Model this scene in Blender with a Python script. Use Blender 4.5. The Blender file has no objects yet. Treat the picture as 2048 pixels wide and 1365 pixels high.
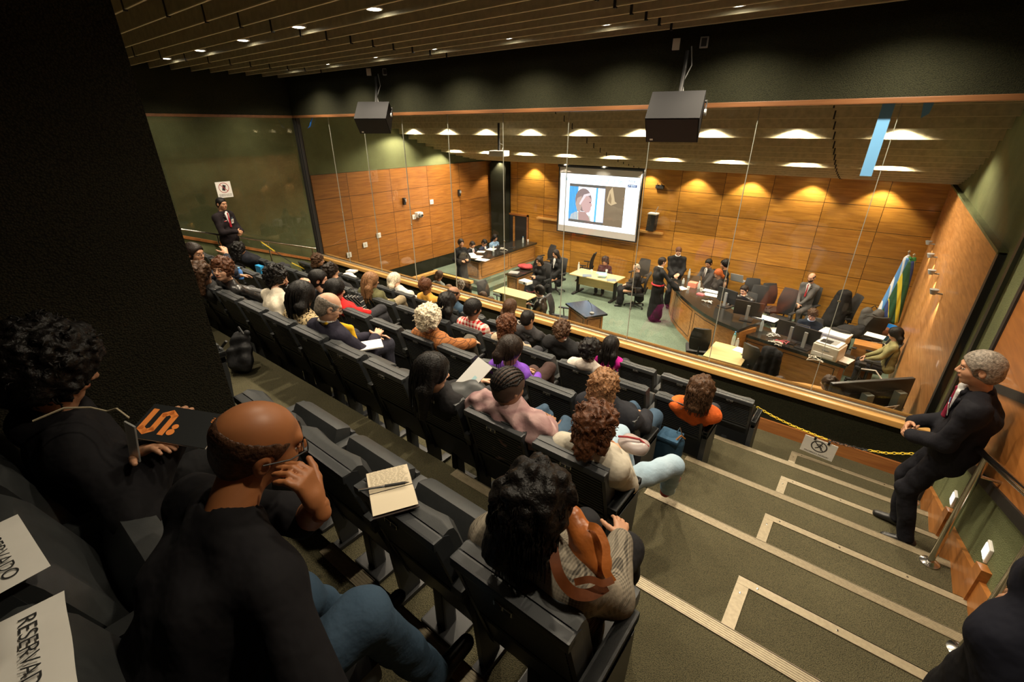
import bpy, bmesh, math, random
import numpy as np
from mathutils import Vector, Matrix
random.seed(7)
C = bpy.context.scene.collection
PI = math.pi
# ---------------------------------------------------------------- camera
# all coordinates are metres measured from the photographer's eye: X along the seat rows, Y towards the court, Z up
cam = bpy.data.cameras.new('camera')
cam.sensor_width = 36.0
cam.lens = 915.98 / 2048 * 36.0
cam.clip_start = 0.05
camo = bpy.data.objects.new('camera', cam)
C.objects.link(camo)
_pi, _ro, _ya = 0.43817, 0.00277, -0.669176
_f = Vector((math.sin(_ya) * math.cos(_pi), math.cos(_ya) * math.cos(_pi), -math.sin(_pi)))
_r = Vector((math.cos(_ya), -math.sin(_ya), 0))
_d = _f.cross(_r)
_r2 = _r * math.cos(_ro) + _d * math.sin(_ro)
_d2 = -_r * math.sin(_ro) + _d * math.cos(_ro)
M = Matrix.Identity(4)
for i in range(3):
    M[i][0], M[i][1], M[i][2] = _r2[i], -_d2[i], -_f[i]
camo.matrix_world = M
bpy.context.scene.camera = camo
sc = bpy.context.scene
sc.view_settings.view_transform = 'Standard'
sc.view_settings.look = 'None'
sc.view_settings.gamma = 1
sc.view_settings.use_curve_mapping = False
sc.view_settings.exposure = 1.25
sc.cycles.max_bounces = 6
sc.cycles.transparent_max_bounces = 24
sc.cycles.sample_clamp_indirect = 4.0
world = bpy.data.worlds.new('world')
sc.world = world
world.use_nodes = True
world.node_tree.nodes['Background'].inputs[0].default_value = (1.0, 0.78, 0.52, 1)
world.node_tree.nodes['Background'].inputs[1].default_value = 0.02
LAMP_COL = (1.0, 0.845, 0.625)
GAL_W, COURT_W = 84.0, 92.0

# ---------------------------------------------------------------- geometry of the place
D = 0.953
def Zk(k): return -(2.015 + 0.323 * k)          # height of tread k
def Yn(k): return 1.556 + D * k                 # y of the nosing of tread k
def Yt(k): return 0.665 + 0.953 * k             # y of the chair tops on tread k
F = -4.55                                       # court floor
YB = 13.19                                      # court back wall
XL, XR = -11.35, 1.0
WT = -1.08                                      # top of the wood panelling
YG = 5.43                                       # glass plane
def zs(y): return -2.015 - 0.34 * (y - 1.556)   # slope of the stairs

# ---------------------------------------------------------------- materials
MATS = {}
def mat(name, col, rough=0.6, metal=0.0, noise=0.0, scale=40, bump=0.0, bscale=200, emit=None, estr=1.0, coat=0.0, alpha=1.0, spec=0.5):
    if name in MATS: return MATS[name]
    m = bpy.data.materials.new(name); m.use_nodes = True
    nt = m.node_tree; b = nt.nodes['Principled BSDF']
    b.inputs['Base Color'].default_value = (*col, 1)
    b.inputs['Roughness'].default_value = rough
    b.inputs['Metallic'].default_value = metal
    b.inputs['Specular IOR Level'].default_value = spec
    b.inputs['Coat Weight'].default_value = coat
    b.inputs['Alpha'].default_value = alpha
    tc = nt.nodes.new('ShaderNodeTexCoord')
    if noise > 0:
        n = nt.nodes.new('ShaderNodeTexNoise'); n.inputs['Scale'].default_value = scale; n.inputs['Detail'].default_value = 3
        r = nt.nodes.new('ShaderNodeMapRange'); r.inputs[3].default_value = 1 - noise; r.inputs[4].default_value = 1 + noise
        r.inputs[1].default_value = 0.3; r.inputs[2].default_value = 0.7
        mx = nt.nodes.new('ShaderNodeVectorMath'); mx.operation = 'SCALE'; mx.inputs[0].default_value = col
        nt.links.new(tc.outputs['Object'], n.inputs['Vector']); nt.links.new(n.outputs['Fac'], r.inputs[0])
        nt.links.new(r.outputs[0], mx.inputs['Scale']); nt.links.new(mx.outputs[0], b.inputs['Base Color'])
    if bump > 0:
        n = nt.nodes.new('ShaderNodeTexNoise'); n.inputs['Scale'].default_value = bscale; n.inputs['Detail'].default_value = 2
        bp = nt.nodes.new('ShaderNodeBump'); bp.inputs['Strength'].default_value = bump; bp.inputs['Distance'].default_value = 0.01
        nt.links.new(tc.outputs['Object'], n.inputs['Vector']); nt.links.new(n.outputs['Fac'], bp.inputs['Height'])
        nt.links.new(bp.outputs[0], b.inputs['Normal'])
    if emit:
        b.inputs['Emission Color'].default_value = (*emit, 1); b.inputs['Emission Strength'].default_value = estr
    MATS[name] = m
    return m
def nodes(m): return m.node_tree, m.node_tree.nodes['Principled BSDF']
def math_node(nt, op, a, b=None, c=None):
    n = nt.nodes.new('ShaderNodeMath'); n.operation = op
    for i, v in enumerate((a, b, c)):
        if v is None: continue
        if isinstance(v, (int, float)): n.inputs[i].default_value = v
        else: nt.links.new(v, n.inputs[i])
    return n.outputs[0]
def wood(name, c1, c2, axis='X', panel=None, off=(0, 0), rough=0.38, joint=0.006, var=0.25, gs=1.0, coat=0.1):
    """veneer; panel=(width,height) draws dark joints; axis = horizontal object axis"""
    if name in MATS: return MATS[name]
    m = mat(name, c1, rough=rough, coat=coat)
    nt, b = nodes(m)
    tc = nt.nodes.new('ShaderNodeTexCoord'); sp = nt.nodes.new('ShaderNodeSeparateXYZ')
    nt.links.new(tc.outputs['Object'], sp.inputs[0])
    u = sp.outputs[axis]; v = sp.outputs['Z']
    w = math_node(nt, 'ADD', sp.outputs['Y' if axis == 'X' else 'X'], 0.0)
    cb = nt.nodes.new('ShaderNodeCombineXYZ')
    seed = 0.0
    if panel:
        pu = math_node(nt, 'DIVIDE', math_node(nt, 'ADD', u, off[0]), panel[0]); pv = math_node(nt, 'DIVIDE', math_node(nt, 'ADD', v, off[1]), panel[1])
        fu = math_node(nt, 'FLOOR', pu); fv = math_node(nt, 'FLOOR', pv)
        c2_ = nt.nodes.new('ShaderNodeCombineXYZ'); nt.links.new(fu, c2_.inputs[0]); nt.links.new(fv, c2_.inputs[1])
        wn = nt.nodes.new('ShaderNodeTexWhiteNoise'); wn.noise_dimensions = '3D'; nt.links.new(c2_.outputs[0], wn.inputs['Vector'])
        seed = math_node(nt, 'MULTIPLY', wn.outputs['Value'], 37.0)
        nt.links.new(math_node(nt, 'ADD', math_node(nt, 'MULTIPLY', u, 1.2 * gs), seed), cb.inputs[0])
    else:
        nt.links.new(math_node(nt, 'MULTIPLY', u, 1.2 * gs), cb.inputs[0])
    nt.links.new(math_node(nt, 'MULTIPLY', v, 14.0 * gs), cb.inputs[1]); nt.links.new(math_node(nt, 'MULTIPLY', w, 8.0), cb.inputs[2])
    n = nt.nodes.new('ShaderNodeTexNoise'); n.inputs['Scale'].default_value = 1.6; n.inputs['Detail'].default_value = 6; n.inputs['Distortion'].default_value = 0.6
    nt.links.new(cb.outputs[0], n.inputs['Vector'])
    rp = nt.nodes.new('ShaderNodeValToRGB')
    rp.color_ramp.elements[0].position = 0.32; rp.color_ramp.elements[0].color = (*c2, 1)
    rp.color_ramp.elements[1].position = 0.68; rp.color_ramp.elements[1].color = (*c1, 1)
    nt.links.new(n.outputs['Fac'], rp.inputs[0])
    col = rp.outputs[0]
    if panel:
        sc_ = nt.nodes.new('ShaderNodeVectorMath'); sc_.operation = 'SCALE'
        nt.links.new(col, sc_.inputs[0])
        k = math_node(nt, 'MULTIPLY_ADD', wn.outputs['Value'], 2 * var, 1 - var)
        fu2 = math_node(nt, 'FRACT', pu); fv2 = math_node(nt, 'FRACT', pv)
        ju = math_node(nt, 'GREATER_THAN', math_node(nt, 'ABSOLUTE', math_node(nt, 'SUBTRACT', fu2, 0.5)), 0.5 - joint / panel[0])
        jv = math_node(nt, 'GREATER_THAN', math_node(nt, 'ABSOLUTE', math_node(nt, 'SUBTRACT', fv2, 0.5)), 0.5 - joint / panel[1])
        j = math_node(nt, 'MAXIMUM', ju, jv)
        k2 = math_node(nt, 'MULTIPLY', k, math_node(nt, 'MULTIPLY_ADD', j, -0.85, 1.0))
        nt.links.new(k2, sc_.inputs['Scale']); col = sc_.outputs[0]
    nt.links.new(col, b.inputs['Base Color'])
    return m
def carpet(name, c1, c2, cell=90, rough=0.95):
    if name in MATS: return MATS[name]
    m = mat(name, c1, rough=rough, spec=0.15)
    nt, b = nodes(m)
    tc = nt.nodes.new('ShaderNodeTexCoord')
    v = nt.nodes.new('ShaderNodeTexVoronoi'); v.inputs['Scale'].default_value = cell
    n = nt.nodes.new('ShaderNodeTexNoise'); n.inputs['Scale'].default_value = 2.2; n.inputs['Detail'].default_value = 4
    nt.links.new(tc.outputs['Object'], v.inputs['Vector']); nt.links.new(tc.outputs['Object'], n.inputs['Vector'])
    rp = nt.nodes.new('ShaderNodeValToRGB')
    rp.color_ramp.elements[0].position = 0.15; rp.color_ramp.elements[0].color = (*c1, 1)
    rp.color_ramp.elements[1].position = 0.75; rp.color_ramp.elements[1].color = (*c2, 1)
    nt.links.new(v.outputs['Distance'], rp.inputs[0])
    s = nt.nodes.new('ShaderNodeVectorMath'); s.operation = 'SCALE'
    nt.links.new(rp.outputs[0], s.inputs[0])
    nt.links.new(math_node(nt, 'MULTIPLY_ADD', n.outputs['Fac'], 0.7, 0.65), s.inputs['Scale'])
    nt.links.new(s.outputs[0], b.inputs['Base Color'])
    bp = nt.nodes.new('ShaderNodeBump'); bp.inputs['Strength'].default_value = 0.7; bp.inputs['Distance'].default_value = 0.006; bp.invert = True
    nt.links.new(v.outputs['Distance'], bp.inputs['Height']); nt.links.new(bp.outputs[0], b.inputs['Normal'])
    return m

m_carpet = carpet('ribbed olive carpet', (0.145, 0.128, 0.070), (0.060, 0.055, 0.033), 230)
m_green_carpet = carpet('sage green court carpet', (0.185, 0.245, 0.185), (0.12, 0.165, 0.125), 60)
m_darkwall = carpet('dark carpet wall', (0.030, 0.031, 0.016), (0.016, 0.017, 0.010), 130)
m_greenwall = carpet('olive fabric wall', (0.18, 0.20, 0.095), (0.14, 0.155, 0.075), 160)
m_column = carpet('dark brown carpet column', (0.034, 0.031, 0.019), (0.016, 0.015, 0.010), 130)
m_ceil = mat('brown ceiling board', (0.52, 0.46, 0.29), 0.7, noise=0.15, scale=14)
m_ceiledge = mat('ceiling board edge painted lit', (0.78, 0.70, 0.46), 0.6)  # bottom edges paler than the boards, light from below put into the colour
m_ceildark = mat('dark ceiling void', (0.020, 0.016, 0.011), 0.9)
m_backwood = wood('back wall veneer', (0.57, 0.275, 0.042), (0.37, 0.160, 0.024), 'X', (1.128, 0.545), (0, 1.62 - 0.545 * 0), var=0.22)
m_leftwood = wood('left wall veneer', (0.40, 0.160, 0.030), (0.25, 0.090, 0.016), 'Y', (1.40, 0.60), (-0.32, 1.08), var=0.14)
m_rightwood = wood('right wall veneer', (0.52, 0.25, 0.085), (0.30, 0.125, 0.035), 'Y', (30, 30), (12, 12), var=0.0, gs=1.3)
m_gwood = wood('gallery wall veneer', (0.46, 0.18, 0.045), (0.30, 0.105, 0.022), 'Y', (30, 30), (12, 12), var=0.0)
m_rail = wood('light varnished rail wood', (0.72, 0.42, 0.14), (0.52, 0.27, 0.07), 'X', rough=0.3, coat=0.4)
m_trim = wood('reddish trim wood', (0.42, 0.17, 0.05), (0.28, 0.10, 0.03), 'X', rough=0.35)
m_headtrim = wood('dark head trim', (0.20, 0.085, 0.032), (0.13, 0.055, 0.02), 'X', rough=0.4)
m_desk = wood('bench wood', (0.50, 0.235, 0.065), (0.31, 0.13, 0.03), 'X', rough=0.3, coat=0.3)
m_desky = wood('bench wood along', (0.50, 0.235, 0.065), (0.31, 0.13, 0.03), 'Y', rough=0.3, coat=0.3)
m_lighttop = wood('pale laminate', (0.78, 0.60, 0.30), (0.68, 0.50, 0.23), 'X', rough=0.4)
m_granite = mat('black granite', (0.018, 0.017, 0.015), 0.16, noise=0.6, scale=180, spec=0.6)
m_brass = mat('brass nosing', (0.34, 0.285, 0.19), 0.45, metal=0.3, noise=0.12, scale=60)
m_steel = mat('polished steel', (0.62, 0.60, 0.56), 0.18, metal=1.0)
m_black = mat('matte black', (0.012, 0.012, 0.012), 0.55)
m_blackpl = mat('black plastic', (0.022, 0.023, 0.025), 0.38)
m_leather = mat('black leatherette', (0.036, 0.039, 0.040), 0.46, noise=0.1, bump=0.06, bscale=420, spec=0.45)
m_seatfab = mat('black chair fabric', (0.014, 0.014, 0.015), 0.6, bump=.2, bscale=200)
m_shell = mat('charcoal moulded shell', (0.028, 0.031, 0.034), 0.42, bump=0.05, bscale=400)
m_white = mat('white plastic', (0.80, 0.79, 0.76), 0.4)
m_paper = mat('white paper', (0.82, 0.80, 0.74), 0.8, noise=0.05, scale=9)
m_grey = mat('grey plastic', (0.30, 0.31, 0.31), 0.45)
m_beige = mat('printer beige', (0.62, 0.58, 0.50), 0.45)
m_rubber = mat('black rubber', (0.01, 0.01, 0.01), 0.8)
m_blue = mat('sky blue plastic and glass reflection', (0.16, 0.42, 0.75), 0.5)  # caps and cords, also the painted daylight reflections on the glass
m_ink = mat('black ink', (0.02, 0.02, 0.02), 0.7)
m_red = mat('dark red cloth', (0.28, 0.02, 0.025), 0.7, noise=0.2)
m_yellow = mat('yellow plastic', (0.85, 0.62, 0.04), 0.4)

# ---------------------------------------------------------------- mesh helpers
class MB:
    def __init__(s): s.v = []; s.f = []; s.mi = []; s.mats = []
    def mid(s, m):
        if m not in s.mats: s.mats.append(m)
        return s.mats.index(m)
    def add(s, vs, fs, m, T=None):
        o = len(s.v)
        if T is not None: vs = [T @ Vector(v) for v in vs]
        s.v += [tuple(v) for v in vs]
        k = s.mid(m)
        for f in fs: s.f.append(tuple(i + o for i in f)); s.mi.append(k)
    def box(s, a, b, m, bev=0.0, T=None):
        x0, y0, z0 = [min(a[i], b[i]) for i in range(3)]; x1, y1, z1 = [max(a[i], b[i]) for i in range(3)]
        bev = min(bev, (x1 - x0) * .45, (y1 - y0) * .45, (z1 - z0) * .45)
        if bev <= 0:
            vs = [(x, y, z) for z in (z0, z1) for y in (y0, y1) for x in (x0, x1)]
            fs = [(0, 2, 3, 1), (4, 5, 7, 6), (0, 1, 5, 4), (2, 6, 7, 3), (0, 4, 6, 2), (1, 3, 7, 5)]
            s.add(vs, fs, m, T); return
        bm = bmesh.new(); bmesh.ops.create_cube(bm, size=1)
        for v in bm.verts: v.co = Vector(((x0 + x1) / 2 + v.co.x * (x1 - x0), (y0 + y1) / 2 + v.co.y * (y1 - y0), (z0 + z1) / 2 + v.co.z * (z1 - z0)))
        bmesh.ops.bevel(bm, geom=bm.edges[:], offset=bev, segments=2, profile=0.7, affect='EDGES')
        s.add([v.co.copy() for v in bm.verts], [[v.index for v in f.verts] for f in bm.faces], m, T); bm.free()
    def prism(s, poly, h0, h1, m, axis='Z', T=None):
        """poly list of 2D points, extruded along axis"""
        n = len(poly)
        def p(u, v, h): return {'Z': (u, v, h), 'X': (h, u, v), 'Y': (u, h, v)}[axis]
        vs = [p(u, v, h0) for u, v in poly] + [p(u, v, h1) for u, v in poly]
        fs = [tuple(range(n))[::-1], tuple(range(n, 2 * n))] + [(i, (i + 1) % n, n + (i + 1) % n, n + i) for i in range(n)]
        s.add(vs, fs, m, T)
    def tube(s, pts, r, m, n=8, T=None, closed=False):
        pts = [Vector(p) for p in pts]; k = len(pts)
        rs = r if isinstance(r, (list, tuple)) else [r] * k
        t0 = (pts[1] - pts[0]).normalized(); a = t0.orthogonal().normalized()
        vs = []; fs = []
        for i, p in enumerate(pts):
            if closed: t = (pts[(i + 1) % k] - pts[i - 1]).normalized()
            else: t = (pts[min(i + 1, k - 1)] - pts[max(i - 1, 0)])
            if t.length < 1e-9: t = t0
            t = t.normalized(); a = (a - t * a.dot(t))
            a = a.normalized() if a.length > 1e-6 else t.orthogonal().normalized()
            b = t.cross(a)
            for j in range(n):
                an = 2 * PI * j / n; vs.append(p + (a * math.cos(an) + b * math.sin(an)) * rs[i])
        for i in range(k if closed else k - 1):
            i2 = (i + 1) % k
            for j in range(n): fs.append((i * n + j, i * n + (j + 1) % n, i2 * n + (j + 1) % n, i2 * n + j))
        if not closed: fs += [tuple(range(n))[::-1], tuple(range((k - 1) * n, k * n))]
        s.add(vs, fs, m, T)
    def lathe(s, prof, m, c=(0, 0, 0), n=20, T=None):
        vs = []; fs = []; k = len(prof)
        for r, z in prof:
            for j in range(n): vs.append((c[0] + r * math.cos(2 * PI * j / n), c[1] + r * math.sin(2 * PI * j / n), c[2] + z))
        for i in range(k - 1):
            for j in range(n): fs.append((i * n + j, i * n + (j + 1) % n, (i + 1) * n + (j + 1) % n, (i + 1) * n + j))
        fs += [tuple(range(n))[::-1], tuple(range((k - 1) * n, k * n))]
        s.add(vs, fs, m, T)
    def quad(s, p, m, T=None): s.add(p, [tuple(range(len(p)))], m, T)
    def ball(s, c, r, m, n=10, T=None):
        r = (r, r, r) if isinstance(r, (int, float)) else r
        prof = [(math.sin(PI * i / n), -math.cos(PI * i / n)) for i in range(n + 1)]
        vs = []; fs = []; k = n + 1; q = n + 4
        for a, z in prof:
            for j in range(q): vs.append((c[0] + r[0] * a * math.cos(2 * PI * j / q), c[1] + r[1] * a * math.sin(2 * PI * j / q), c[2] + r[2] * z))
        for i in range(k - 1):
            for j in range(q): fs.append((i * q + j, i * q + (j + 1) % q, (i + 1) * q + (j + 1) % q, (i + 1) * q + j))
        s.add(vs, fs, m, T)
    def build(s, name, parent=None, smooth=False, loc=None):
        me = bpy.data.meshes.new(name); me.from_pydata(s.v, [], s.f)
        for m in s.mats: me.materials.append(m)
        me.polygons.foreach_set('material_index', s.mi)
        if smooth:
            me.polygons.foreach_set('use_smooth', [True] * len(s.f))
            me.set_sharp_from_angle(angle=math.radians(38))
        me.update()
        o = bpy.data.objects.new(name, me); C.objects.link(o)
        if parent: o.parent = parent
        if loc: o.location = loc
        return o
def tag(o, label=None, cat=None, group=None, kind=None):
    if label: o['label'] = label
    if cat: o['category'] = cat
    if group: o['group'] = group
    if kind: o['kind'] = kind
    return o
def thing(name, label, cat, loc=(0, 0, 0), rz=0, group=None):
    o = bpy.data.objects.new(name, None); C.objects.link(o); o.location = loc; o.rotation_euler = (0, 0, rz); o.empty_display_size = 0.05
    return tag(o, label, cat, group)
def struct(mb, name, label=None):
    return tag(mb.build(name), label, None, None, 'structure')
def copy_tree(o, parent=None):
    c = o.copy(); C.objects.link(c)
    if parent: c.parent = parent
    for ch in [x for x in KIDS.get(o.name, [])]: copy_tree(ch, c)
    return c
KIDS = {}
def index_tree(o):
    KIDS[o.name] = [x for x in C.objects if x.parent == o]
    for x in KIDS[o.name]: index_tree(x)
def text(s, size, m, name, parent, loc, rot, extrude=0.0, align='CENTER', sx=1.0):
    cu = bpy.data.curves.new(name, 'FONT'); cu.body = s; cu.size = size; cu.extrude = extrude; cu.align_x = align; cu.align_y = 'CENTER'
    cu.materials.append(m)
    tmp = bpy.data.objects.new(name + '_curve', cu); me = bpy.data.meshes.new_from_object(tmp); bpy.data.objects.remove(tmp)
    me.materials.clear(); me.materials.append(m)
    o = bpy.data.objects.new(name, me); C.objects.link(o); o.parent = parent; o.location = loc; o.rotation_euler = rot; o.scale = (sx, 1, 1)
    return o
# ---------------------------------------------------------------- the room
XG = -10.0
b = MB()                                         # gallery treads
for k in range(-4, 5):
    y0, y1 = Yn(k - 1) + 0.0, Yn(k) + 0.05
    if k == 4: y1 = YG
    if k == -4: y0 = -3.2
    b.box((XG, y0 + (0.05 if k > -4 else 0), Zk(k) - 0.4), (XR, y1, Zk(k)), m_carpet)
for k in range(-1, 4):                           # half steps in the stair aisle
    b.box((-0.09, Yn(k) + 0.05, Zk(k) - 0.33), (XR, Yn(k) + 0.51, Zk(k) - 0.162), m_carpet)
    b.box((XG, Yn(k) + 0.05, Zk(k) - 0.33), (-9.35, Yn(k) + 0.51, Zk(k) - 0.162), m_carpet)
struct(b, 'floor')
b = MB()
b.box((XL - .3, YG - 0.02, F - 0.1), (XR + .3, YB + .3, F), m_green_carpet)
struct(b, 'floor')
# nosing strips
n_trim = 0
def trim(b, label=None):
    global n_trim
    n_trim += 1
    return struct(b, 'trim_%d' % n_trim, label)
for k in range(-1, 4):
    b = MB()
    x0 = {-1: -1.55, 0: -1.73, 1: -0.80, 2: -0.80, 3: -0.80}[k]
    b.box((x0, Yn(k) - 0.01, Zk(k) + 0.0), (XR - .02, Yn(k) + 0.053, Zk(k) + 0.006), m_brass)
    b.box((x0, Yn(k) + 0.049, Zk(k) - 0.03), (XR - .02, Yn(k) + 0.055, Zk(k) + 0.006), m_brass)
    for j in range(5): b.box((x0 + 0.01, Yn(k) - .004 + j * .011, Zk(k) + .006), (XR - .03, Yn(k) - .001 + j * .011, Zk(k) + .0075), m_brass)
    trim(b, 'long brass nosing strip on the edge of a gallery tread')
    b = MB()
    y1 = Yn(k) + 0.515; z = Zk(k) - 0.162
    b.box((-0.095, y1 - 0.055, z), (XR - .02, y1, z + 0.006), m_brass)
    b.box((-0.095, Yn(k) + 0.06, z), (-0.035, y1 - .056, z + 0.006), m_brass)
    b.box((-0.095, y1 - 0.004, z - .03), (XR - .02, y1, z + 0.006), m_brass)
    for x in (-.065, .0, .35, .7): b.lathe([(.006, 0), (.006, .0015), (.003, .002)], m_steel, (x, y1 - (.11 if x < -.03 else .03), z + .006), 8)
    trim(b, 'brass edging round a half step of the stair aisle')
# left wall of the gallery: sloping parapet, cap, glass above
b = MB()
def zpar(y): return -1.86 - 0.39 * (y - 2.9)
b.prism([(-3.2, F), (YG, F), (YG, zpar(YG)), (-3.2, zpar(-3.2))], XG - .12, XG, m_greenwall, 'X')
struct(b, 'wall_left')
b = MB(); b.prism([(-3.2, zpar(-3.2)), (YG, zpar(YG)), (YG, zpar(YG) + .05), (-3.2, zpar(-3.2) + .05)], XG - .15, XG + .03, m_trim, 'X')
trim(b)
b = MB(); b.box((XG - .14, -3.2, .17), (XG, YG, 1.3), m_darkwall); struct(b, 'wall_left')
b = MB(); b.box((XG - .15, -3.2, .17), (XG + .02, YG, .215), m_headtrim); trim(b)
# left court wall
b = MB(); b.box((XL - .3, -3.2, F), (XL - .02, YB, 1.4), m_greenwall); struct(b, 'wall_left')
b = MB(); b.box((XL - .02, 6.32, F + .60), (XL + .02, YB - .02, WT), m_leftwood)
b.box((XL - .02, 6.0, F), (XL, YB, F + .60), m_darkwall); struct(b, 'wall_left')
# back court wall
b = MB()
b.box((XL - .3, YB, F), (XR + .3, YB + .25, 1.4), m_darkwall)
struct(b, 'wall_back')
b = MB()
b.box((-10.45, YB - .03, F), (XR, YB, WT), m_backwood)
struct(b, 'wall_back')
b = MB(); b.box((-10.6, YB - .05, -2.86), (-9.65, YB - .02, F), m_black)   # passage opening in the corner
b.box((-10.66, YB - .07, F), (-10.6, YB - .02, -2.80), m_trim); b.box((-9.71, YB - .07, F), (-9.65, YB - .02, -2.80), m_trim); b.box((-10.66, YB - .07, -2.86), (-9.65, YB - .02, -2.80), m_trim)
b.box((-10.3, YB - .09, F), (-10.24, YB - .05, -2.9), m_desk)
b.ball((-10.2, YB - .1, -3.7), .02, m_steel)
tag(b.build('door_1'), 'dark doorway with wooden frame in the back corner of the court', None, None, 'structure')
# right court wall
b = MB(); b.box((XR, YG, F), (XR + .3, YB + .2, 1.4), m_greenwall); struct(b, 'wall_right')
b = MB(); b.box((XR - .05, 6.15, F), (XR, YB - .03, WT), m_rightwood); struct(b, 'wall_right')
b = MB(); b.box((XR - .06, 6.05, F), (XR, 6.15, WT + .02), m_black); b.box((XR - .03, 5.60, F), (XR, 5.70, 0.2), m_black); struct(b, 'trim_40')
b = MB(); b.box((XR - .07, 6.05, WT), (XR, YB - .03, WT + .03), m_greenwall); struct(b, 'trim_41')
# right gallery wall
b = MB(); b.box((XR, -3.2, F), (XR + .3, YG, 1.4), m_greenwall); struct(b, 'wall_right')
b = MB()
def strip(b, o0, o1, th, m, y0=-3.0, y1=YG):
    b.prism([(y0, zs(y0) + o0), (y1, zs(y1) + o0), (y1, zs(y1) + o1), (y0, zs(y0) + o1)], XR - th, XR, m, 'X')
strip(b, .70, 1.24, .035, m_gwood); strip(b, 1.30, 2.1, .035, m_gwood, -3.0, 4.85)
strip(b, -.25, .18, .03, m_gwood)
struct(b, 'wall_right')
b = MB(); strip(b, .63, .70, .05, m_black); strip(b, 1.24, 1.30, .05, m_black); b.box((XR - .05, 4.85, -3.2), (XR, 4.93, .2), m_black); struct(b, 'trim_42')
for k in range(0, 5):
    b = MB(); y = Yn(k) + .62; z = zs(y) + .36
    b.prism([(y - .12, z - .40), (y, z - .40), (y, z - .1), (y - .12, z - .06)], XR - .045, XR, m_gwood, 'X')
    trim(b)
for k in range(1, 4):
    y = Yn(k) - .28; z = zs(y) + .33
    l = MB(); l.box((XR - .018, y - .05, z - .05), (XR, y + .05, z + .05), m_white, .006)
    l.box((XR - .022, y - .036, z - .036), (XR - .018, y + .036, z + .036), mat('lit step lens', (.9, .88, .8), .4, emit=(1, .93, .8), estr=1.2))
    tag(l.build('step_light'), ['', 'square white step light low on the right wall, lit, nearest the camera', 'square white step light on the right wall behind the guard knees', 'square white step light on the right wall, furthest down the stairs'][k], 'light', 'step lights on the right wall')
# back wall of the gallery behind the camera
b = MB(); b.box((XG - .2, -3.4, F), (XR + .3, -3.2, 1.4), m_darkwall); struct(b, 'wall_rear')
# parapet under the glass
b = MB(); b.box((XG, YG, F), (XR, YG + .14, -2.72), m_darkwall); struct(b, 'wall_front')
b = MB(); b.box((XG, YG - .025, Zk(4)), (XR, YG, Zk(4) + .15), m_trim); struct(b, 'baseboard_front')
b = MB(); b.box((XG, YG - .04, -2.73), (XR, YG + .20, -2.70), m_rail, .006); b.box((XG, YG - .06, -2.755), (XR, YG - .005, -2.69), m_rail, .008)
trim(b, 'pale wooden sill running under the glass')
b = MB(); b.box((XG, YG + .07, -2.70), (XR, YG + .10, -2.682), m_black); b.box((XG, YG + .04, -2.70), (XR, YG + .068, -2.678), m_brass); b.tube([(XG, YG + .155, -2.685), (XR, YG + .155, -2.685)], .018, m_rail, 8)
trim(b, 'dark glazing channel on the sill')
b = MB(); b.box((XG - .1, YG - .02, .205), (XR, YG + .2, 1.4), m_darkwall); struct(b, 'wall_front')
b = MB(); b.box((XG, YG - .03, .17), (XR, YG + .12, .215), m_headtrim, .006); trim(b)
b = MB(); b.box((XG - .06, YG + .0, -2.7), (XG + .02, YG + .12, .18), m_black); b.box((XG + .021, YG + .03, -2.7), (XG + .04, YG + .09, .18), m_black)
trim(b, 'black corner post between the glass walls')
# glass
m_glass = bpy.data.materials.new('clear glass pane'); m_glass.use_nodes = True
nt = m_glass.node_tree; nt.nodes.clear()
out = nt.nodes.new('ShaderNodeOutputMaterial'); tr = nt.nodes.new('ShaderNodeBsdfTransparent'); gl = nt.nodes.new('ShaderNodeBsdfGlossy')
fr = nt.nodes.new('ShaderNodeFresnel'); mx = nt.nodes.new('ShaderNodeMixShader'); fr.inputs[0].default_value = 1.52
tr.inputs[0].default_value = (0.95, 0.96, 0.93, 1); gl.inputs['Roughness'].default_value = 0.0; gl.inputs[0].default_value = (1, 1, 1, 1)
nt.links.new(fr.outputs[0], mx.inputs[0]); nt.links.new(tr.outputs[0], mx.inputs[1]); nt.links.new(gl.outputs[0], mx.inputs[2]); nt.links.new(mx.outputs[0], out.inputs[0])
m_edge = mat('glass edge', (0.34, 0.36, 0.31), 0.25, spec=0.8)
seams = [XG + .03, -8.87, -7.76, -6.69, -5.61, -4.51, -3.43, -2.33, -1.22, -0.11, XR]
for i in range(10):
    b = MB(); x0, x1 = seams[i], seams[i + 1]
    b.quad([(x0 + .004, YG + .085, -2.69), (x1 - .004, YG + .085, -2.69), (x1 - .004, YG + .085, .18), (x0 + .004, YG + .085, .18)], m_glass)
    w = tag(b.build('window_%d' % (i + 1)), None, None, None, 'structure')
    if i < 9:
        e = MB(); e.box((x1 - .003, YG + .078, -2.69), (x1 + .003, YG + .092, .18), m_edge); e.build('glass_joint', w)
        if i % 2 == 0 or i > 5:
            e = MB(); e.lathe([(.012, 0), (.014, .01), (.008, .02)], m_steel, (0, 0, 0), 10, Matrix.Translation((x1, YG + .095, -1.62)) @ Matrix.Rotation(PI / 2, 4, 'X')); e.build('glass_clip', w)
ysm = [-3.2, -1.5, .2, 1.4, 2.6, 3.8, YG]
for i in range(6):
    b = MB(); b.quad([(XG - .06, ysm[i] + .003, zpar(ysm[i]) + .05), (XG - .06, ysm[i + 1] - .003, zpar(ysm[i + 1]) + .05), (XG - .06, ysm[i + 1] - .003, .18), (XG - .06, ysm[i] + .003, .18)], m_glass)
    tag(b.build('window_%d' % (i + 11)), None, None, None, 'structure')
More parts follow.
